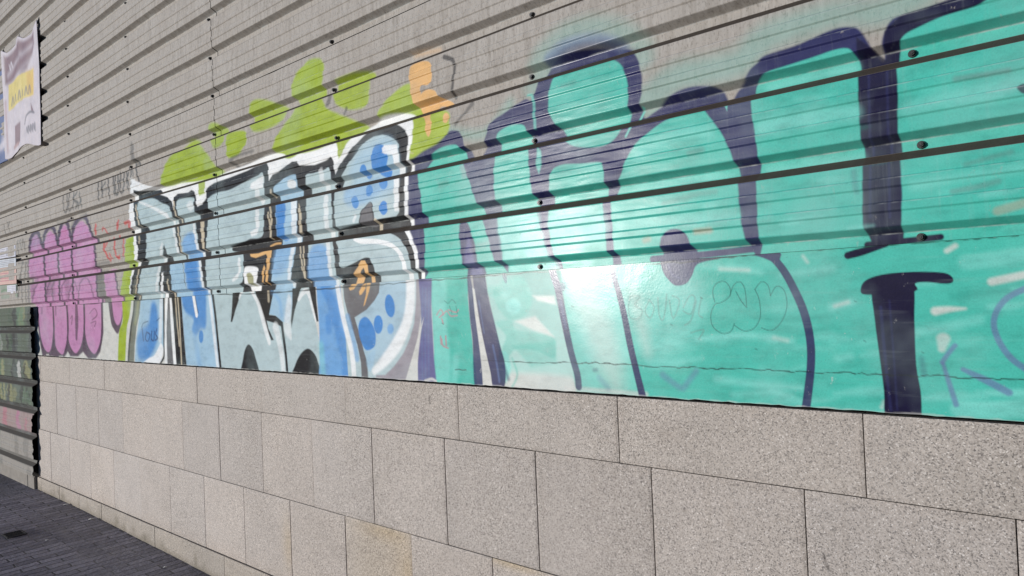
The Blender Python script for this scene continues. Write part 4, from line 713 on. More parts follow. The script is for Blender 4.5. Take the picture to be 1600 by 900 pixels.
# ------------------------------------------------------------------ materials
def painted_material(name, metal_base, dull=False):
    k = N(name)
    paint, alpha = k.attr('paint'), k.attr('paint', 'Alpha')
    if metal_base:
        drip = k.noise(1.0, 4, 0.6, k.mapping((55, 20, 5)))
        blot = k.noise(3.2, 5, 0.6)
        grime = k.noise(1.0, 4, 0.75, k.mapping((150, 60, 70)))
        base = k.ramp(drip, [(0.30, (0.310, 0.280, 0.246)), (0.52, (0.420, 0.388, 0.350)), (0.72, (0.465, 0.432, 0.392))])
        base = k.mix(k.ramp(blot, [(0.35, 0.0), (0.7, 0.55)]), base, (0.375, 0.335, 0.292))
        base = k.mix(k.ramp(grime, [(0.53, 0.0), (0.68, 0.65)]), base, (0.15, 0.128, 0.108))
    else:
        base = k.mix(k.noise(14, 5, 0.6), (0.50, 0.48, 0.44), (0.66, 0.645, 0.60))
    # spray-coat unevenness and scuffs
    mott = k.noise(9, 5, 0.65, k.mapping((1, 1, 2.2)))
    fine = k.noise(240, 2, 0.6)
    v = k.ramp(mott, [(0.28, 0.80), (0.5, 1.0), (0.75, 1.10)])
    v2 = k.ramp(fine, [(0.25, 0.90), (0.6, 1.03)])
    pc = k.mix(1.0, k.mix(1.0, paint, v, 'MULTIPLY'), v2, 'MULTIPLY')
    brush = k.noise(1.0, 3, 0.6, k.mapping((70, 20, 4) if metal_base else (5, 5, 60)))
    pc = k.mix(k.ramp(brush, [(0.55, 0.0), (0.9, 0.12)]), pc, (0.55, 0.60, 0.58))
    scuff = k.noise(38, 6, 0.75, k.mapping((1, 1, 0.6)))
    speck = k.voro(120, feature='F1', out='Distance')
    wear = k.math('MULTIPLY', k.ramp(scuff, [(0.63, 0.0), (0.72, 0.75)]), k.ramp(k.noise(2.6, 2), [(0.42, 0.0), (0.62, 1.0)]))
    cov = k.math('MULTIPLY', alpha, k.math('SUBTRACT', 1.0, wear, True), True)
    col = k.mix(cov, base, pc)
    tone = k.noise(2.3, 4, 0.6)
    col = k.mix(k.math('MULTIPLY', cov, k.ramp(tone, [(0.48, 0.0), (0.72, 0.22)])), col, (0.52, 0.66, 0.65))
    pits = k.math('MULTIPLY', k.ramp(speck, [(0.0, 1.0), (0.06, 1.0), (0.10, 0.0)]), k.ramp(k.noise(5, 2), [(0.5, 0.0), (0.6, 0.8)]))
    col = k.mix(pits, col, (0.06, 0.055, 0.05))
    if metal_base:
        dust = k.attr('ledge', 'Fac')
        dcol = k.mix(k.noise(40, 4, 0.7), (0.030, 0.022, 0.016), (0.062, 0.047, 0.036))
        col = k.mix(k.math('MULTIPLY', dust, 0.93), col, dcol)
    if metal_base:
        fold_glint = k.math('MULTIPLY', k.attr('edge', 'Fac'), k.ramp(k.noise(1.0, 4, 0.7, k.mapping((9, 1, 3))), [(0.40, 0.0), (0.62, 0.8)]))
        col = k.mix(fold_glint, col, (0.66, 0.68, 0.66))  # highlights along the folds, painted into the sheet colour
    rough = k.mix(cov, (0.60,) * 3, k.ramp(k.noise(6, 4), [(0.3, 0.24), (0.7, 0.34)] if metal_base else [(0.3, 0.17), (0.7, 0.27)]))
    if metal_base:
        rough = k.mix(dust, rough, (0.9,) * 3)
    if metal_base:
        nrm = k.bump(k.noise(1.0, 2, 0.5, k.mapping((5, 1, 22))), 0.35, 0.004)
        nrm = k.bump(k.noise(320, 2), 0.12, 0.0015, nrm)
    else:
        nrm = k.bump(k.noise(4.5, 3, 0.5), 0.22, 0.008)
        nrm = k.bump(k.noise(170, 3, 0.6), 0.10, 0.002, nrm)
    if dull: rough, col = 0.85, k.mix(0.30, col, (0.16, 0.16, 0.15))
    return k.fin(col, rough, nrm, spec=0.16 if metal_base else 0.17)

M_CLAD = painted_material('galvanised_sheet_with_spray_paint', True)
M_PANEL = painted_material('weathered_sheet_with_old_paint', True, True)
M_BAND = painted_material('smooth_render_with_spray_paint', False)

def stone_material():
    k = N('speckled_granite')
    cell = k.voro(280, out='Color')
    sep = k.n('ShaderNodeSeparateColor'); k.set(sep.inputs[0], cell)
    g = k.ramp(sep.outputs[0], [(0.0, (0.12, 0.112, 0.107)), (0.13, (0.24, 0.225, 0.21)), (0.32, (0.385, 0.355, 0.325)), (0.7, (0.46, 0.43, 0.395)), (0.95, (0.55, 0.52, 0.49)), (1.0, (0.75, 0.73, 0.70))])
    n2 = k.noise(420, 3, 0.7)
    g = k.mix(k.ramp(n2, [(0.55, 0.0), (0.70, 0.42)]), g, (0.13, 0.12, 0.115))
    big = k.noise(3.5, 5, 0.6)
    g = k.mix(1.0, g, k.ramp(big, [(0.3, (0.90, 0.89, 0.88)), (0.7, (1.06, 1.05, 1.04))]), 'MULTIPLY')
    # pale lime wash and dust, patchy
    veil = k.noise(1.7, 4, 0.6, k.mapping((1, 1, 0.7)))
    g = k.mix(k.ramp(veil, [(0.40, 0.08), (0.75, 0.50)]), g, (0.45, 0.42, 0.395))
    drip = k.noise(1.0, 4, 0.65, k.mapping((26, 10, 1.6)))
    g = k.mix(k.ramp(drip, [(0.58, 0.0), (0.8, 0.30)]), g, (0.27, 0.245, 0.21))
    g = k.mix(1.0, g, k.attr('tint'), 'MULTIPLY')
    chips = k.math('MULTIPLY', k.ramp(k.voro(16, out='Distance'), [(0.0, 1.0), (0.025, 1.0), (0.05, 0.0)]), 0.85)
    g = k.mix(chips, g, (0.05, 0.045, 0.04))
    st = k.attr('paint'); sa = k.attr('paint', 'Alpha')
    g = k.mix(sa, g, k.mix(1.0, g, st, 'MULTIPLY'))
    nrm = k.bump(k.noise(260, 4, 0.7), 0.35, 0.002)
    return k.fin(g, 0.6, nrm, spec=0.25)
M_STONE = stone_material()

def paving_material():
    k = N('dark_brick_paving')
    sx = k.n('ShaderNodeSeparateXYZ'); k.set(sx.inputs[0], k.pos)
    cb = k.n('ShaderNodeCombineXYZ'); k.set(cb.inputs[0], sx.outputs[1]); k.set(cb.inputs[1], sx.outputs[0])
    wob = k.n('ShaderNodeVectorMath', operation='MULTIPLY_ADD')
    nz = k.n('ShaderNodeTexNoise'); k.set(nz.inputs['Vector'], k.pos); nz.inputs['Scale'].default_value = 7
    k.set(wob.inputs[0], nz.outputs[1]); wob.inputs[1].default_value = (0.03, 0.035, 0); k.set(wob.inputs[2], cb.outputs[0])
    br = k.n('ShaderNodeTexBrick'); k.set(br.inputs['Vector'], wob.outputs[0])
    br.inputs['Color1'].default_value = (0.175, 0.160, 0.185, 1); br.inputs['Color2'].default_value = (0.36, 0.33, 0.37, 1)
    br.inputs['Mortar'].default_value = (0.035, 0.032, 0.034, 1); br.inputs['Scale'].default_value = 1
    br.inputs['Mortar Size'].default_value = 0.006; br.inputs['Mortar Smooth'].default_value = 0.35
    br.inputs['Brick Width'].default_value = 0.24; br.inputs['Row Height'].default_value = 0.075; br.inputs['Bias'].default_value = 0.0
    col = k.mix(k.ramp(k.noise(2.2, 5, 0.65), [(0.35, 0.0), (0.7, 0.6)]), br.outputs[0], (0.34, 0.315, 0.335))
    col = k.mix(k.ramp(k.noise(60, 4, 0.7), [(0.5, 0.0), (0.8, 0.6)]), col, (0.06, 0.056, 0.06))
    col = k.mix(k.ramp(k.noise(1.1, 4, 0.6), [(0.42, 0.0), (0.62, 0.55)]), col, (0.075, 0.066, 0.07))
    h = k.math('ADD', k.math('MULTIPLY', br.outputs[1], -1.0), k.math('MULTIPLY', k.noise(22, 4, 0.6), 0.9))
    nrm = k.bump(h, 0.9, 0.012)
    return k.fin(col, k.ramp(k.noise(12, 3), [(0.3, 0.50), (0.7, 0.75)]), nrm, spec=0.4)
M_PAVE = paving_material()
M_BLACK = plain('black_screw', (0.018, 0.017, 0.017), 0.4)
M_VOID = plain('dark_void', (0.012, 0.011, 0.011), 0.95)
M_CORE = plain('rough_masonry', (0.10, 0.095, 0.09), 0.9)
M_MORTAR = plain('joint_mortar', (0.085, 0.072, 0.060), 0.95)
M_RAIL = plain('galvanised_rail', (0.25, 0.24, 0.23), 0.5)
M_IRON = plain('cast_iron', (0.03, 0.028, 0.028), 0.55, metal=0.4)
M_SCRAP = plain('litter_paper', (0.62, 0.60, 0.56), 0.8)

def cloth_material(name, rough=0.6):
    k = N(name)
    c = k.mix(1.0, k.attr('paint'), k.ramp(k.noise(12, 4), [(0.3, 0.86), (0.7, 1.05)]), 'MULTIPLY')
    return k.fin(c, rough, k.bump(k.noise(90, 3), 0.2, 0.002), spec=0.3)
M_BANNER = cloth_material('printed_banner_vinyl', 0.5)
M_PAPER = cloth_material('printed_paper', 0.75)

# ------------------------------------------------------------------ corrugated cladding
PERIOD, WEBTOP = 0.2386, 0.1686
DEPTH, RIB = 0.036, 0.0046
def profile(hb0, n, PERIOD=PERIOD, WEBTOP=WEBTOP):
    """Section of the sheet from top to bottom: (height, stand-out from the valley plane, ledge)."""
    pts = []
    for k in range(n - 1, -1, -1):
        hb = hb0 + k * PERIOD
        o, r = DEPTH, DEPTH + RIB
        for dh, y in ((WEBTOP, o), (0.1298, o), (0.1262, r), (0.1052, r), (0.1004, o), (0.0653, o), (0.0617, r), (0.0417, r), (0.0369, o), (0.0, o), (-0.0180, 0.0), (-0.0455, 0.0)):
            pts.append((hb + dh, y))
    return np.array(pts)

def fillet(P, rad):
    out = [P[0]]
    for i in range(1, len(P) - 1):
        a, b, c = P[i - 1], P[i], P[i + 1]
        u, v = a - b, c - b; lu, lv = np.linalg.norm(u), np.linalg.norm(v)
        r = min(rad, lu * 0.3, lv * 0.3)
        p, q = b + u / lu * r, b + v / lv * r
        for t in (0, 0.33, 0.67, 1.0):
            out.append((1 - t) ** 2 * p + 2 * t * (1 - t) * b + t * t * q)
    out.append(P[-1])
    return np.array(out)

def densify(P, step):
    out = []
    for a, b in zip(P[:-1], P[1:]):
        n = max(1, int(math.ceil(np.linalg.norm(b - a) / step)))
        for t in np.arange(n) / n: out.append(a + (b - a) * t)
    out.append(P[-1])
    return np.array(out)

def columns(px0, px1, step):
    """Columns spaced evenly as seen from the pavement: close together nearby, wide apart far off."""
    x = np.arange(px0, px1, step)
    return -DIST * np.tan(YAW - np.arctan((x - 800) / F_PX))

def sheet(name, S, hb0, n, step, parent, shapes, yoff=0.0, fringe=None, period=PERIOD, cut=None, mat=None):
    P = densify(fillet(profile(hb0, n, period, WEBTOP + period - PERIOD), 0.0035), step)
    H, Y = P[:, 0].copy(), P[:, 1].copy()
    if cut is not None: Y = Y[H > cut]; H = H[H > cut]
    keep = np.concatenate([[True], np.diff(H) < -1e-6]); H, Y = H[keep], Y[keep]
    Sp = np.minimum(S, -0.06)
    rgba = spray(Sp, H, shapes) if shapes else np.zeros((len(H), len(S), 4))
    slope = np.gradient(Y, H)                      # > 0: leans out going up (overhang); < 0: ledge that catches dirt
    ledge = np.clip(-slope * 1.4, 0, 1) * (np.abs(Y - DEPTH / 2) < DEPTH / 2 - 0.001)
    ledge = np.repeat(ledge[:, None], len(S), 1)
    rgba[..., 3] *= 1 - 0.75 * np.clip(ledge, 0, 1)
    u = np.mod(H - hb0 + 0.0655 + 2 * period, period) - 0.0655        # height within one rib
    edge = np.exp(-((u + 0.0176) / 0.0016) ** 2) + 0.55 * np.exp(-((u - 0.1262) / 0.0014) ** 2) + 0.55 * np.exp(-((u - 0.0617) / 0.0014) ** 2)  # mask for the painted fold highlights
    edge = np.repeat(edge[:, None], len(S), 1)
    X = np.repeat(S[None, :], len(H), 0)
    if fringe is not None: X = X + fringe(H)[:, None] * np.linspace(0, 1, len(S))[None, :] ** 8
    wav = 0.0025 * np.sin(S * 1.7 + 0.6)[None, :] * np.ones((len(H), 1)) + 0.0015 * np.sin(S * 4.1)[None, :]
    dr_ = np.random.default_rng(len(S) + n)
    for _ in range(26):                            # knocks and dents
        cs, ch = dr_.uniform(max(S.min(), -9), min(S.max(), 1)), dr_.uniform(H.min(), H.max())
        rs, rh, dp = dr_.uniform(0.05, 0.35), dr_.uniform(0.03, 0.12), dr_.uniform(-0.001, 0.0035)
        wav = wav + dp * np.exp(-((S[None, :] - cs) / rs) ** 2 - ((H[:, None] - ch) / rh) ** 2)
    V = np.stack([X, -(Y[:, None] + yoff) + wav, np.repeat((H + EYE)[:, None], len(S), 1)], -1).reshape(-1, 3)
    me = grid_mesh(name, V, len(H), len(S), {'ledge': ledge, 'edge': edge}, {'paint': rgba.reshape(-1, 4)})
    o = link(name, me, mat or M_CLAD, parent)
    sol = o.modifiers.new('sheet_thickness', 'SOLIDIFY'); sol.thickness = 0.0012; sol.offset = -1.0
    return o

SEAM = -4.062
clad = empty('metal_cladding', (-4.0, 0, 1.71))
tag(clad, 'long grey corrugated metal cladding sprayed with green, grey, lime and pink graffiti', 'cladding wall')
S_right = columns(300, 1720, 0.95); S_right = np.concatenate([S_right[(S_right > SEAM + 0.004) & (S_right < 0.0)], np.arange(0.02, 1.3, 0.05)])
S_left = columns(-70, 420, 1.0); S_left = np.concatenate([np.arange(-14, S_left[0] - 0.05, 0.2), S_left[S_left < SEAM - 0.005]])
S_right = np.concatenate([[SEAM + 0.004], S_right]); S_left = np.concatenate([S_left, [SEAM - 0.005]])
HB0 = 0.149
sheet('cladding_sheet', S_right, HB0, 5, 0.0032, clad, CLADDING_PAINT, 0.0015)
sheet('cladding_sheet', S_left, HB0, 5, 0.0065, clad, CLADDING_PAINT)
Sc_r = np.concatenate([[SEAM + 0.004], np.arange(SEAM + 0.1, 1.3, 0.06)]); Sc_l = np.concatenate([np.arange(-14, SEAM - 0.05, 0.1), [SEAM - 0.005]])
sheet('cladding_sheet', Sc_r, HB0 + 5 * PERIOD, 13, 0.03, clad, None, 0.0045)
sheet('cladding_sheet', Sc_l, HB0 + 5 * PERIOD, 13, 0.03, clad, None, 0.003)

def screw_mesh():
    bm = bmesh.new()
    add_cyl(bm, (0, -0.0015, 0), (0, -1, 0), 0.0105, 0.0095, 0.003, 20)
    add_cyl(bm, (0, -0.006, 0), (0, -1, 0), 0.0075, 0.007, 0.006, 6)
    add_cyl(bm, (0, -0.0095, 0), (0, -1, 0), 0.0045, 0.0035, 0.0025, 12)
    return bm_mesh(bm, 'screw')
sm = screw_mesh(); sm.materials.append(M_BLACK)
for i in range(8):
    sx = -0.385 - i * 1.2548
    top = (2, 4, 5, 7, 9, 10, 11, 12)[i]
    for k in range(top + 1):
        if sx < -7.9 and k < 1: continue
        o = bpy.data.objects.new('screw', sm); COLL.objects.link(o); o.parent = clad
        o.matrix_parent_inverse = Matrix.Translation(-clad.location)
        o.location = (sx + random.uniform(-0.012, 0.012), -0.006, EYE + HB0 - 0.033 + k * PERIOD + random.uniform(-0.004, 0.004))

# ------------------------------------------------------------------ smooth painted band
band = empty('painted_wall', (-3.4, 0, 1.25))
tag(band, 'smooth rendered wall band covered in graffiti between the granite plinth and the corrugated metal', 'wall')
S_b = columns(-20, 1720, 0.95); S_b = np.concatenate([[-7.81], S_b[(S_b > -7.80) & (S_b < 0.0)], np.arange(0.02, 1.3, 0.05)])
H_b = np.arange(0.170, -0.3465, -0.0030)
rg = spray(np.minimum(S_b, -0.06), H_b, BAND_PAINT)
# a hairline of bare edge along the bottom where the coat has chipped
chip = 0.0005 + 0.0028 * np.abs(np.interp(S_b, np.linspace(-8, 1.4, 700), np.convolve(rng.normal(0, 1.6, 700), np.ones(5) / 5, 'same')))
rg[..., 3] *= np.clip((H_b[:, None] + 0.3482 - chip[None, :]) / 0.004, 0.6, 1)
yb = 0.004 + 0.0012 * np.sin(S_b * 2.3)[None, :] + np.zeros((len(H_b), 1))
V = np.stack([np.repeat(S_b[None, :], len(H_b), 0), yb, np.repeat((H_b + EYE)[:, None], len(S_b), 1) + np.clip((-0.335 - H_b) / 0.012, 0, 1)[:, None] * np.interp(S_b, np.linspace(-8, 1.4, 420), rng.normal(0, 0.0008, 420))[None, :]], -1).reshape(-1, 3)
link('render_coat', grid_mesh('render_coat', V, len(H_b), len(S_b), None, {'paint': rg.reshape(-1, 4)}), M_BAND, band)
bm = bmesh.new(); add_box(bm, -7.80, 1.3, 0.010, 0.30, 1.285, 1.78); add_box(bm, -14, 1.3, 0.03, 0.30, 1.78, 6.1); add_box(bm, -14, -7.802, 0.25, 0.31, -0.05, 1.779)
link('wall_core', bm_mesh(bm, 'wall_core'), M_CORE, band)

# ------------------------------------------------------------------ granite plinth
plinth = empty('stone_plinth', (-3.4, 0, 0))
tag(plinth, 'speckled granite slab plinth below the graffiti wall, three courses and a low skirting', 'stone plinth')
GAP = 0.0036
def stains(S, H):
    rgba = np.zeros((len(H), len(S), 4)); rgba[..., :3] = 1
    def st(cx, ch, rx, rh, col, op):
        g = np.exp(-((S[None, :] - cx) / rx) ** 2 - ((H[:, None] - ch) / rh) ** 2) * op
        rgba[..., :3] = rgba[..., :3] * (1 - g[..., None]) + np.array(col) * g[..., None]; rgba[..., 3] = np.maximum(rgba[..., 3], g)
    return rgba, st
def course(name, z0, z1, joints, yfront, tints, hook=None, thick=0.03):
    Vs, Qs, T, PA = [], [], [], []
    off = 0
    me = bpy.data.meshes.new(name)
    for i, (a, b) in enumerate(zip(joints[:-1], joints[1:])):
        a, b = max(a, -7.80), min(b, 1.3)
        if b - a < 0.02: continue
        e = GAP / 2
        fs = 0.009 if b > -2.6 else 0.02
        x = np.linspace(a + e, b - e, max(3, int((b - a) / fs))); z = np.linspace(z1 - e, z0 + e, max(3, int((z1 - z0) / fs)))
        lip = 0.0015
        jx = rng.normal(0, 0.0007); tx = rng.normal(0, 0.0010)
        X, Z = np.meshgrid(x, z)
        Y = np.full_like(X, yfront + jx) + tx * (X - (a + b) / 2) / (b - a)
        Y[0, :] += lip; Y[-1, :] += lip; Y[:, 0] += lip; Y[:, -1] += lip
        nr, nc = X.shape
        rgba, st = stains(x, z)
        if hook: hook(i, a, b, z0, z1, st)
        idx = off + np.arange(nr * nc).reshape(nr, nc)
        q = np.stack([idx[:-1, :-1], idx[1:, :-1], idx[1:, 1:], idx[:-1, 1:]], -1).reshape(-1, 4)
        Vs.append(np.stack([X, Y, Z], -1).reshape(-1, 3)); Qs.append(q)
        t = tints(i, (a + b) / 2)
        T.append(np.tile(np.array([*t, 1.0]), (nr * nc, 1))); PA.append(rgba.reshape(-1, 4))
        off += nr * nc
        # side returns going back into the joint
        ring = np.concatenate([idx[0, ::-1], idx[1:, 0], idx[-1, 1:], idx[-2::-1, -1][:-1] if nr > 2 else []]).astype(int)
        allv = np.concatenate(Vs)
        back = allv[ring].copy(); back[:, 1] = yfront + thick
        bi = off + np.arange(len(ring)); n = len(ring)
        Vs.append(back); T.append(np.tile(np.array([0.55, 0.5, 0.45, 1.0]), (n, 1))); PA.append(np.zeros((n, 4)))
        r2, b2 = np.roll(ring, -1), np.roll(bi, -1)
        Qs.append(np.stack([ring, bi, b2, r2], -1)); off += n
    V = np.concatenate(Vs); Q = np.concatenate(Qs)
    me.from_pydata(V.tolist(), [], Q.tolist())
    for nme, arr in (('tint', np.concatenate(T)), ('paint', np.concatenate(PA))):
        at = me.attributes.new(nme, 'FLOAT_COLOR', 'POINT'); at.data.foreach_set('color', arr.astype(np.float32).ravel())
    me.update(); me.validate()
    return link(name, me, M_STONE, plinth)
def tint_of(base, spread):
    tab = {}
    def f(i, x):
        r = random.Random(int(x * 97) + int(base[0] * 1000))
        v = 1 + r.uniform(-spread, spread); w = r.uniform(-spread, spread) * 0.22
        v *= 1 + 0.11 * min(1, max(0, (-x - 1.5) / 4))  # brighter light toward the left end, put into the slab tint
        return (base[0] * v * (1 + w), base[1] * v, base[2] * v * (1 - w * 1.2))
    return f
j1 = [-0.549 - 0.788 * k for k in range(11, -4, -1)]; j2 = [-0.216 - 0.5005 * k for k in range(17, -5, -1)]
j3 = [-0.475 - 0.4962 * k for k in range(16, -6, -1)]; j4 = [-0.20 - 0.4993 * k for k in range(17, -5, -1)]
Z1, Z2, Z3, Z4 = 1.2578, 1.0257, 0.5703, 0.1172
def gz0(x): return 0.0 if x < -6.6 else -0.018 * (min(x, 1.5) + 6.6)
def hook1(i, a, b, z0, z1, st):
    st((a + b) / 2 + 0.1, z1, 0.5, 0.05, (0.93, 0.90, 0.85), 0.6)
    r = random.Random(7)
    if a < -1.45 < b:
        for k in range(26):
            u = k / 25
            if r.random() < 0.75: st(-1.54 + 0.16 * u + r.uniform(-0.006, 0.006), 1.222 - 0.115 * u + r.uniform(-0.006, 0.006), 0.006, 0.006, (0.30, 0.28, 0.26), r.uniform(0.5, 0.95))
        st(-1.66, 1.19, 0.012, 0.004, (0.2, 0.19, 0.18), 0.9); st(-1.635, 1.195, 0.006, 0.006, (0.15, 0.14, 0.14), 0.9)
    if a < -2.3 < b: st(-2.30, 1.185, 0.005, 0.018, (0.15, 0.14, 0.13), 0.95); st(-2.295, 1.20, 0.010, 0.005, (0.2, 0.18, 0.17), 0.9)
    st(b - 0.01, (z0 + z1) / 2, 0.02, 0.2, (0.80, 0.76, 0.72), 0.5); st(a + 0.01, z1 - 0.05, 0.03, 0.1, (0.86, 0.82, 0.78), 0.5)
    if a < -1.1 < b: st(-1.15, z0 + 0.12, 0.10, 0.06, (0.70, 0.66, 0.62), 0.5)
def hook3(i, a, b, z0, z1, st):
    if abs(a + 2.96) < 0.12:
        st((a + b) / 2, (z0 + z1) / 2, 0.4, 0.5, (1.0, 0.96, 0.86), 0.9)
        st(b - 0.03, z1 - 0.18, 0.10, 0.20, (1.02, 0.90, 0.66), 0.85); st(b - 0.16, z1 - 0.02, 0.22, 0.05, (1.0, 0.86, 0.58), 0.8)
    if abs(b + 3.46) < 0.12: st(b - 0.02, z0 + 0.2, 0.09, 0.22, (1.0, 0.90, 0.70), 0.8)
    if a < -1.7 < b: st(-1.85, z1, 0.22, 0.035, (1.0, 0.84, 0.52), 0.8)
    st((a + b) / 2, z0, 0.6, 0.10, (0.86, 0.81, 0.74), 0.55)
def hook4(i, a, b, z0, z1, st):
    st((a + b) / 2, gz0((a + b) / 2), 0.6, 0.04, (0.45, 0.42, 0.34), 0.8)
    r = random.Random(i)
    for _ in range(4): st(a + r.random() * (b - a), gz0((a + b) / 2) + r.uniform(0.01, 0.06), r.uniform(0.02, 0.07), r.uniform(0.02, 0.06), (0.42, 0.40, 0.33), r.uniform(0.5, 0.9))
course('coping_course', Z2, Z1, j1, 0.000, tint_of((1.01, 0.965, 0.925), 0.03), hook1)
def hook2(i, a, b, z0, z1, st):
    r = random.Random(i + 40)
    st((a + b) / 2, z1, 0.6, 0.035, (0.88, 0.83, 0.76), 0.5); st(b, (z0 + z1) / 2, 0.02, 0.5, (0.86, 0.82, 0.77), 0.5)
    for _ in range(3): st(r.uniform(a, b), r.uniform(z0, z1), 0.006, r.uniform(0.006, 0.02), (0.25, 0.23, 0.22), r.uniform(0.4, 0.9))
    for _ in range(2): st(r.uniform(a, b), z1 - r.uniform(0.0, 0.2), r.uniform(0.01, 0.03), r.uniform(0.1, 0.25), (0.86, 0.83, 0.79), 0.5)
    if a < -0.6 < b: st(-0.668, 0.84, 0.005, 0.02, (0.12, 0.11, 0.11), 0.95); st(-0.66, 0.81, 0.006, 0.016, (0.12, 0.11, 0.11), 0.95)
    if a < -1.1 < b: st(-1.10, 0.90, 0.008, 0.010, (0.15, 0.13, 0.11), 0.95); st(-1.09, 0.88, 0.006, 0.008, (0.2, 0.18, 0.16), 0.9)
course('slab_course', Z3, Z2, j2, 0.002, tint_of((1.03, 0.985, 0.955), 0.045), hook2)
course('slab_course', Z4, Z3, j3, 0.002, tint_of((1.07, 1.02, 0.985), 0.05), hook3)
course('skirting_course', -0.25, Z4, j4, -0.008, tint_of((0.88, 0.83, 0.76), 0.06), hook4, 0.04)
bm = bmesh.new(); add_box(bm, -7.795, 1.3, 0.016, 0.30, -0.3, 1.252)
link('joint_mortar', bm_mesh(bm, 'joint_mortar'), M_MORTAR, plinth)

# ------------------------------------------------------------------ proud corrugated panel beyond the plinth
panel = empty('corrugated_panel', (-8.4, -0.11, 0.1))
tag(panel, 'dirty corrugated metal panel with dark green and pink scrawls, beyond the granite plinth', 'metal panel')
LOW_PAINT = []
def low(ink, op, soft, pts, hw=None): LOW_PAINT.append(('s' if hw else 'f', ink, op, soft, [v for p in pts for v in p]) + (([hw] * len(pts),) if hw else ()))
rr = random.Random(5)
INK['deepgreen'] = (58, 84, 60)
low('deepgreen', 0.8, 30, [(-9700, 130), (-7350, 130), (-7350, -760), (-9700, -780)])
for k in range(7):
    hb = (-0.065 - 0.2505 * k) * 1000
    for j in range(14 if k < 4 else 4):
        x = rr.uniform(-9000, -7450); w = rr.uniform(30, 150)
        ink = rr.choice(['grn', 'grn', 'tag', 'bk', 'bk', 'deepgreen', 'sage', 'offw'] if k < 4 else ['olive', 'tag'])
        if k == 4: ink = rr.choice(['rosy', 'pinkd', 'rosy', 'po'])
        low(ink, rr.uniform(0.45, 0.85) if k < 5 else 0.25, 14, [(x, hb + rr.uniform(100, 165)), (x + rr.uniform(-90, 90), hb + rr.uniform(40, 110)), (x + rr.uniform(-60, 60), hb + rr.uniform(0, 60))], w / 2)
for k in range(7):
    hb = (-0.065 - 0.2505 * k) * 1000
    low('bk', 0.9 if k < 5 else 0.6, 8, [(-9600, hb - 2), (-8600, hb - 2), (-7640, hb - 2), (-7640, hb - 72), (-8600, hb - 72), (-9600, hb - 72)])  # shade in the valleys between ribs, painted as black strips
low('rosy', 0.3, 30, [(-8800, -1067 + 165), (-7480, -1067 + 165), (-7480, -1067), (-8800, -1067)])
low('offw', 0.8, 8, [(-7700, -270), (-7560, -300), (-7430, -290)], 7)
S_p = np.concatenate([np.arange(-12, -9.2, 0.2), np.arange(-9.4, -7.70, 0.012)])
sheet('panel_sheet', S_p, -0.065 - 6 * 0.2505, 7, 0.007, panel, LOW_PAINT, 0.014, fringe=lambda H: 0.012 * np.sin(H * 19) + np.where(H < -0.9, -0.05, 0.0) + 0.012 * np.sin(H * 61), period=0.2505, cut=-1.485, mat=M_PANEL)
bm = bmesh.new(); add_box(bm, -12, -7.825, 0.03, 0.05, -0.05, 1.72)
link('dark_gap_box', bm_mesh(bm, 'dark_gap_box'), M_VOID, panel)  # near-black box added so the gap beside the panel looks shaded
bm = bmesh.new()
for xa, xb in ((-12, -10.2), (-10.195, -9.0), (-8.995, -8.02), (-8.015, -7.812)): add_box(bm, xa, xb, -0.03, 0.028, -0.1, 0.118, 0.006)
ks = link('kerb_stone', bm_mesh(bm, 'kerb_stone'), plain('worn_kerb_stone', (0.25, 0.225, 0.195), 0.85, 0.3, 14))
tag(ks, 'low worn stone kerb under the scrawled corrugated panel at the far left', 'kerb')

# ------------------------------------------------------------------ posters and banners at the far left
def sheet_thing(name, quad, y, shapes, label, cat, group, base, thick=0.004, mat=None, lift=None, n=(90, 80)):
    """A flat printed sheet: quad is top-left, top-right, bottom-right, bottom-left in wall metres; shapes in its own 0..1 square."""
    u = np.linspace(0, 1, n[0]); v = np.linspace(1, 0, n[1])
    INK['_b'] = base
    rgba = spray(u, v, [('p', '_b', 1, 1, [-500, -500, 1500, -500, 1500, 1500, -500, 1500])] + shapes)
    U, Vv = np.meshgrid(u, v)
    q = np.array(quad)
    top = q[0] + (q[1] - q[0]) * U[..., None]; bot = q[3] + (q[2] - q[3]) * U[..., None]
    P = bot + (top - bot) * Vv[..., None]
    dz, dy = lift(U, Vv) if lift else (0 * U, 0 * U)
    V3 = np.stack([P[..., 0], y + dy, P[..., 1] + dz], -1)
    c = V3[-1].mean(0)
    me = grid_mesh(name, (V3 - c).reshape(-1, 3), n[1], n[0], None, {'paint': rgba.reshape(-1, 4)}, smooth=True)
    o = bpy.data.objects.new(name, me); me.materials.append(mat or M_PAPER); COLL.objects.link(o); o.location = c
    s = o.modifiers.new('thickness', 'SOLIDIFY'); s.thickness = thick; s.offset = -1
    return tag(o, label, cat, group)
def text_rows(x0, x1, y0, y1, rows, ink, hw, seed, gap=0.35):
    """Lines of small print too far off to read."""
    r = random.Random(seed); out = []
    for i in range(rows):
        yy = y1 - (i + 0.5) * (y1 - y0) / rows; x = x0
        while x < x1 - 0.02:
            w = r.uniform(0.03, 0.12)
            out.append(('s', ink, 0.85, 6, [x * 1000, yy * 1000, min(x + w, x1) * 1000, yy * 1000], [hw, hw])); x += w + 0.025
    return out
YP = -0.0375
INK.update(_g=(120, 118, 126), _m=(122, 92, 100), _y=(218, 200, 122), _bl=(84, 98, 140), _w=(214, 208, 216), _p=(182, 150, 150), _o=(222, 176, 90))
curl = lambda U, V: (0 * U, -0.006 * (U ** 6) + 0.002 * np.sin(U * 9))
G = 'paper notices pasted at the far left of the cladding'
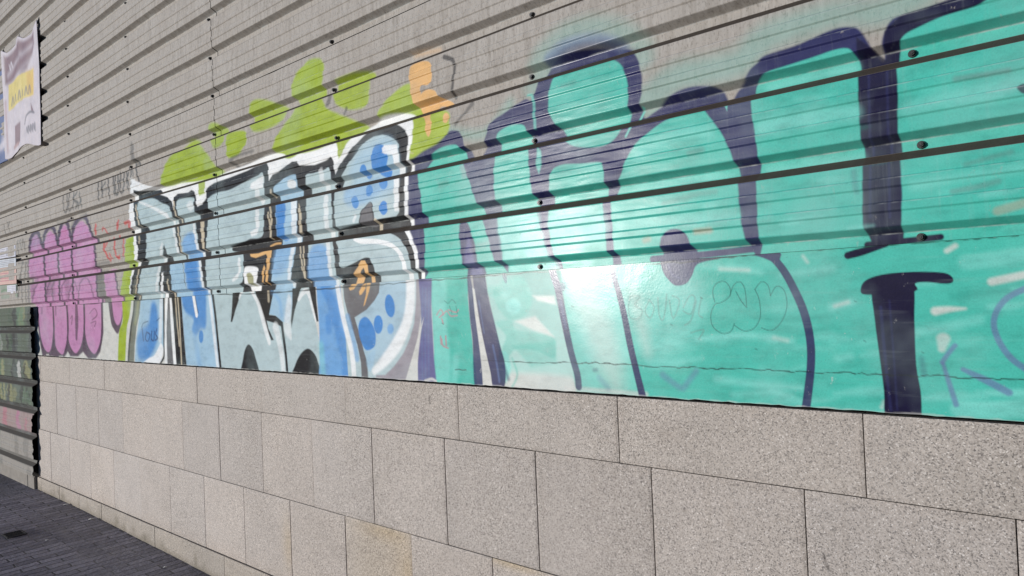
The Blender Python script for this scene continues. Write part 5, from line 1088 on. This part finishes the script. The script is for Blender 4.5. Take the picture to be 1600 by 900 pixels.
sheet_thing('poster', [(-9.0, 2.352), (-8.13, 2.334), (-8.138, 2.222), (-9.0, 2.245)], YP, text_rows(0.08, 0.55, 0.1, 0.9, 5, '_g', 22, 1) + text_rows(0.62, 0.95, 0.15, 0.9, 6, '_g', 26, 2), 'topmost white paper notice with two columns of print on the corrugated metal', 'poster', G, (206, 206, 216), lift=curl)
sheet_thing('poster', [(-9.0, 2.234), (-8.133, 2.209), (-8.141, 2.131), (-9.0, 2.148)], YP, text_rows(0.1, 0.9, 0.1, 0.9, 4, '_g', 24, 3), 'narrow white paper notice directly under the topmost one', 'poster', G, (202, 206, 212), lift=curl)
sheet_thing('poster', [(-9.0, 2.139), (-8.133, 2.126), (-8.138, 1.957), (-9.0, 1.974)], YP, text_rows(0.15, 0.9, 0.15, 0.75, 4, 'rosy', 26, 4) + [('f', 'rust', 0.6, 60, [100, 800, 900, 800, 800, 950, 100, 950])], 'salmon pink notice below the two white ones', 'poster', G, (212, 178, 168), lift=curl)
sheet_thing('poster', [(-8.46, 1.952), (-8.143, 1.945), (-8.147, 1.866), (-8.462, 1.870)], YP - 0.005, text_rows(0.1, 0.9, 0.1, 0.9, 4, '_g', 20, 6), 'small white card stuck on a faded green notice', 'poster', G, (214, 214, 222), lift=curl)
sheet_thing('poster', [(-9.0, 1.97), (-8.118, 1.952), (-8.112, 1.80), (-9.0, 1.808)], YP, [('s', 'grn', 0.7, 30, [100, 200, 500, 700, 900, 300], [60, 60, 60]), ('s', 'tag', 0.6, 20, [100, 700, 300, 300], [30, 30])], 'faded greenish notice behind the small white card', 'poster', G, (150, 158, 144), lift=curl)

def drape(U, V):
    sag = 0.075 * np.abs(np.sin(np.pi * U * 2)) * V ** 3            # top edge hangs in two swags between three ties
    sagb = 0.035 * np.sin(np.pi * U * 2.4 + 0.4) * (1 - V) ** 2
    fold = 0.010 * np.sin(U * 9 + V * 2) * V + 0.004 * np.sin(U * 17 - V * 5) + 0.014 * np.exp(-((U - 0.72 + 0.25 * V) / 0.06) ** 2) * V
    return -sag - sagb, -np.abs(fold) - 0.004
ban = [
 ('p', '_m', 0.9, 30, [60, 955, 900, 975, 910, 860, 720, 690, 70, 680]), ('p', '_m', 0.45, 60, [100, 700, 700, 700, 620, 560, 140, 640]),
 ('s', '_w', 0.5, 40, [150, 760, 480, 830, 850, 880], [24, 24, 20]), ('s', '_w', 0.5, 60, [180, 600, 520, 700, 900, 760], [14, 14, 14]),
 ('p', '_y', 1, 12, [160, 665, 850, 655, 840, 425, 160, 415]), ('p', '_o', 0.6, 50, [690, 650, 850, 650, 840, 440, 700, 440]),
 ('p', '_m', 0.9, 14, [760, 360, 850, 275, 770, 290]), ('p', '_m', 0.85, 14, [330, 240, 470, 240, 460, 60, 320, 60]),
 ('s', '_g', 0.9, 10, [590, 190, 640, 255, 740, 285, 860, 270], [9, 10, 10, 9]),
]
for i, x in enumerate((250, 340, 450, 540, 640, 720)):
    ban.append(('s', '_g', 0.9, 12, [x, 450, x + 30, 520, x + 50, 455], [9, 9, 9]))
for i, x in enumerate((640, 700, 760, 830)):
    ban.append(('s', '_g', 0.9, 10, [x, 150 + i * 8, x + 20, 110 + i * 8, x + 40, 160 + i * 8, x + 46, 100 + i * 8], [10, 10, 10, 10]))
ban += [('s', '_w', 0.9, 10, [210, 860, 240, 800, 270, 870, 300, 810], [9] * 4), ('s', '_p', 0.8, 10, [300, 60, 420, 62], [18, 18]), ('s', '_p', 0.6, 30, [100, 80, 60, 500], [30, 30])]
bt = [(-8.35, 4.295), (-7.228, 4.275), (-7.242, 3.195), (-8.37, 3.228)]
b1 = sheet_thing('banner', bt, -0.044, ban, 'pale hanging banner with a maroon heading and a yellow block, high on the cladding', 'banner', None, (206, 198, 204), 0.003, M_BANNER, drape, (150, 150))
b2 = sheet_thing('banner', [(-9.6, 4.27), (-8.33, 4.285), (-8.30, 3.19), (-9.6, 3.2)], -0.038, [('s', '_w', 0.8, 20, [850, 150, 960, 170], [30, 30]), ('s', '_w', 0.7, 40, [930, 480, 990, 520], [24, 24]), ('p', '_w', 0.8, 60, [820, 120, 1100, 140, 1100, 300, 900, 260]), ('s', '_w', 0.6, 40, [940, 780, 990, 700], [20, 20])], 'blue banner at the left edge, half hidden behind the pale one', 'banner', None, (92, 108, 150), 0.003, M_BANNER, lambda U, V: (0 * U, -0.012 * np.sin(U * 9 + V * 4)), (90, 90))
for x, z in ((-7.236, 4.272), (-7.815, 4.283), (-8.335, 4.290)):
    bm = bmesh.new()
    add_cyl(bm, (x, -0.050, z - 0.012), (0, -1, 0), 0.016, 0.016, 0.008, 14)
    add_cyl(bm, (x, -0.040, z + 0.012), (0.1, -0.3, -0.9), 0.006, 0.006, 0.05, 8)
    e1 = link('eyelet_tie', bm_mesh(bm, 'eyelet_tie'), M_BLACK); e1.parent = b1; e1.matrix_parent_inverse = Matrix.Translation(-b1.location)

# ------------------------------------------------------------------ ground
def gz(x): return 0.0 if x < -6.6 else -0.018 * (min(x, 1.5) + 6.6)
xs = [-400, -60, -20, -12, -9, -8, -7.2, -6.6, -5.5, -4.5, -3, -1.5, 0, 1.5, 20, 60, 400]; ys = [-2.75, -2, -1, -0.4, 0.02, 0.4]
V = np.array([(x, y, gz(x)) for y in ys for x in xs])
me = grid_mesh('pavement', V, len(ys), len(xs)); me.flip_normals()
tag(link('pavement', me, M_PAVE), kind='structure')
M_ROAD = plain('asphalt', (0.05, 0.05, 0.052), 0.85, 0.3, 60)  # unseen dark road, added to cut light bouncing up under the ribs
V = np.array([(x, y, gz(x) - 0.13) for y in (-400, -60, -15, -2.6, 1, 40, 400) for x in xs])
me = grid_mesh('unseen_road', V, 7, len(xs)); me.flip_normals()
tag(link('unseen_road', me, M_ROAD), kind='structure')
V = np.array([(x, y, gz(x) + z) for (y, z) in ((-2.90, -0.2), (-2.90, -0.006), (-2.885, 0.006), (-2.75, 0.006), (-2.745, -0.05)) for x in xs])
me = grid_mesh('kerb', V, 5, len(xs)); me.flip_normals()
tag(link('kerb', me, plain('kerb_granite', (0.26, 0.25, 0.24), 0.8, 0.2, 40)), kind='structure')  # unseen kerb, added along with the dark roadway

def scrap(loc, size, rot, label):
    bm = bmesh.new()
    for i, (x, y, z) in enumerate(((-1, -0.6, 0.02), (0.1, -0.8, 0.25), (1, -0.4, 0.05), (0.9, 0.6, 0.12), (-0.1, 0.7, 0.4), (-0.9, 0.5, 0.08))): bm.verts.new((x * size, y * size, z * size + 0.004))
    bm.verts.ensure_lookup_table(); v = bm.verts
    bm.faces.new((v[0], v[1], v[4], v[5])); bm.faces.new((v[1], v[2], v[3], v[4]))
    o = link('paper_scrap', bm_mesh(bm, 'paper_scrap'), M_SCRAP); o.location = loc; o.rotation_euler = (0, 0, rot)
    s = o.modifiers.new('thickness', 'SOLIDIFY'); s.thickness = 0.001
    tag(o, label, 'litter', 'paper scraps lying on the paving')
scrap((-6.91, -0.04, gz(-6.91)), 0.022, 0.4, 'pale paper scrap on the dark paving, farthest of the scraps along the wall foot')
scrap((-6.26, -0.06, gz(-6.26)), 0.02, 1.2, 'pale paper scrap against the skirting halfway along the visible paving')
scrap((-5.99, -0.44, gz(-5.99)), 0.013, 2.2, 'tiny pale paper scrap out on the paving, nearest the drain')
scrap((-4.74, -0.13, gz(-4.74)), 0.012, 0.9, 'tiny pale paper scrap at the wall foot, nearest the bottom of the picture')
DX, DY = -6.35, -0.55
dr = empty('drain_grate', (DX, DY, gz(DX)))
dz = gz(DX) + 0.002
bm = bmesh.new()
for s in (-1, 1):
    add_box(bm, DX - 0.075, DX + 0.075, DY + s * 0.058 - 0.007, DY + s * 0.058 + 0.007, dz, dz + 0.005, 0.0015)
    add_box(bm, DX + s * 0.069 - 0.007, DX + s * 0.069 + 0.007, DY - 0.051, DY + 0.051, dz + 0.0005, dz + 0.0055, 0.0015)
link('frame', bm_mesh(bm, 'frame'), M_IRON, dr)
bm = bmesh.new()
for i in range(4): add_box(bm, DX - 0.045 + i * 0.028, DX - 0.037 + i * 0.028, DY - 0.0505, DY + 0.0505, dz + 0.001, dz + 0.004)
link('bars', bm_mesh(bm, 'bars'), M_IRON, dr)
bm = bmesh.new(); add_box(bm, DX - 0.062, DX + 0.062, DY - 0.051, DY + 0.051, dz - 0.001, dz + 0.0006); link('sump', bm_mesh(bm, 'sump'), M_VOID, dr)
tag(dr, 'small dark iron drain grate let into the paving at lower left', 'drain')

# ------------------------------------------------------------------ camera
R_ = Vector((0.75566170, 0.65368314, -0.04091158)); U_ = Vector((0.04104408, 0.01507920, 0.99904354)); Fw = Vector((-0.65367483, 0.75661812, 0.01543505))
cam = bpy.data.cameras.new('camera'); co = bpy.data.objects.new('camera', cam); COLL.objects.link(co)
co.matrix_world = Matrix(((R_.x, U_.x, -Fw.x, 0), (R_.y, U_.y, -Fw.y, -DIST), (R_.z, U_.z, -Fw.z, EYE), (0, 0, 0, 1)))
cam.sensor_width = 36; cam.lens = 36 * F_PX / 1600; cam.clip_start = 0.05; cam.clip_end = 2000
scene.camera = co

# ------------------------------------------------------------------ daylight
SUN_EL, SUN_DIR = math.radians(4.4), Vector((-0.572, -0.820, 0))
SUN_DIR.normalize(); to_sun = Vector((SUN_DIR.x * math.cos(SUN_EL), SUN_DIR.y * math.cos(SUN_EL), math.sin(SUN_EL)))
sl = bpy.data.lights.new('sun', 'SUN'); so = bpy.data.objects.new('sun', sl); COLL.objects.link(so)
sl.energy = 3.0; sl.angle = math.radians(2.5); sl.color = (1.0, 0.975, 0.95)
so.rotation_euler = (-to_sun).to_track_quat('-Z', 'Y').to_euler(); so.location = (-4, -8, 4)
w = bpy.data.worlds.new('World'); scene.world = w; w.use_nodes = True
bg = w.node_tree.nodes['Background']; sky = w.node_tree.nodes.new('ShaderNodeTexSky'); sky.sky_type = 'NISHITA'; sky.sun_disc = False
sky.sun_elevation = SUN_EL; sky.sun_rotation = math.atan2(SUN_DIR.x, SUN_DIR.y); sky.air_density = 1.0; sky.dust_density = 0.6; sky.ozone_density = 5.0
w.node_tree.links.new(sky.outputs[0], bg.inputs[0]); bg.inputs[1].default_value = 0.12

vs = scene.view_settings
vs.view_transform = 'Standard'; vs.look = 'None'; vs.gamma = 1.0; vs.exposure = 0.18; vs.use_curve_mapping = False
scene.cycles.max_bounces = 6
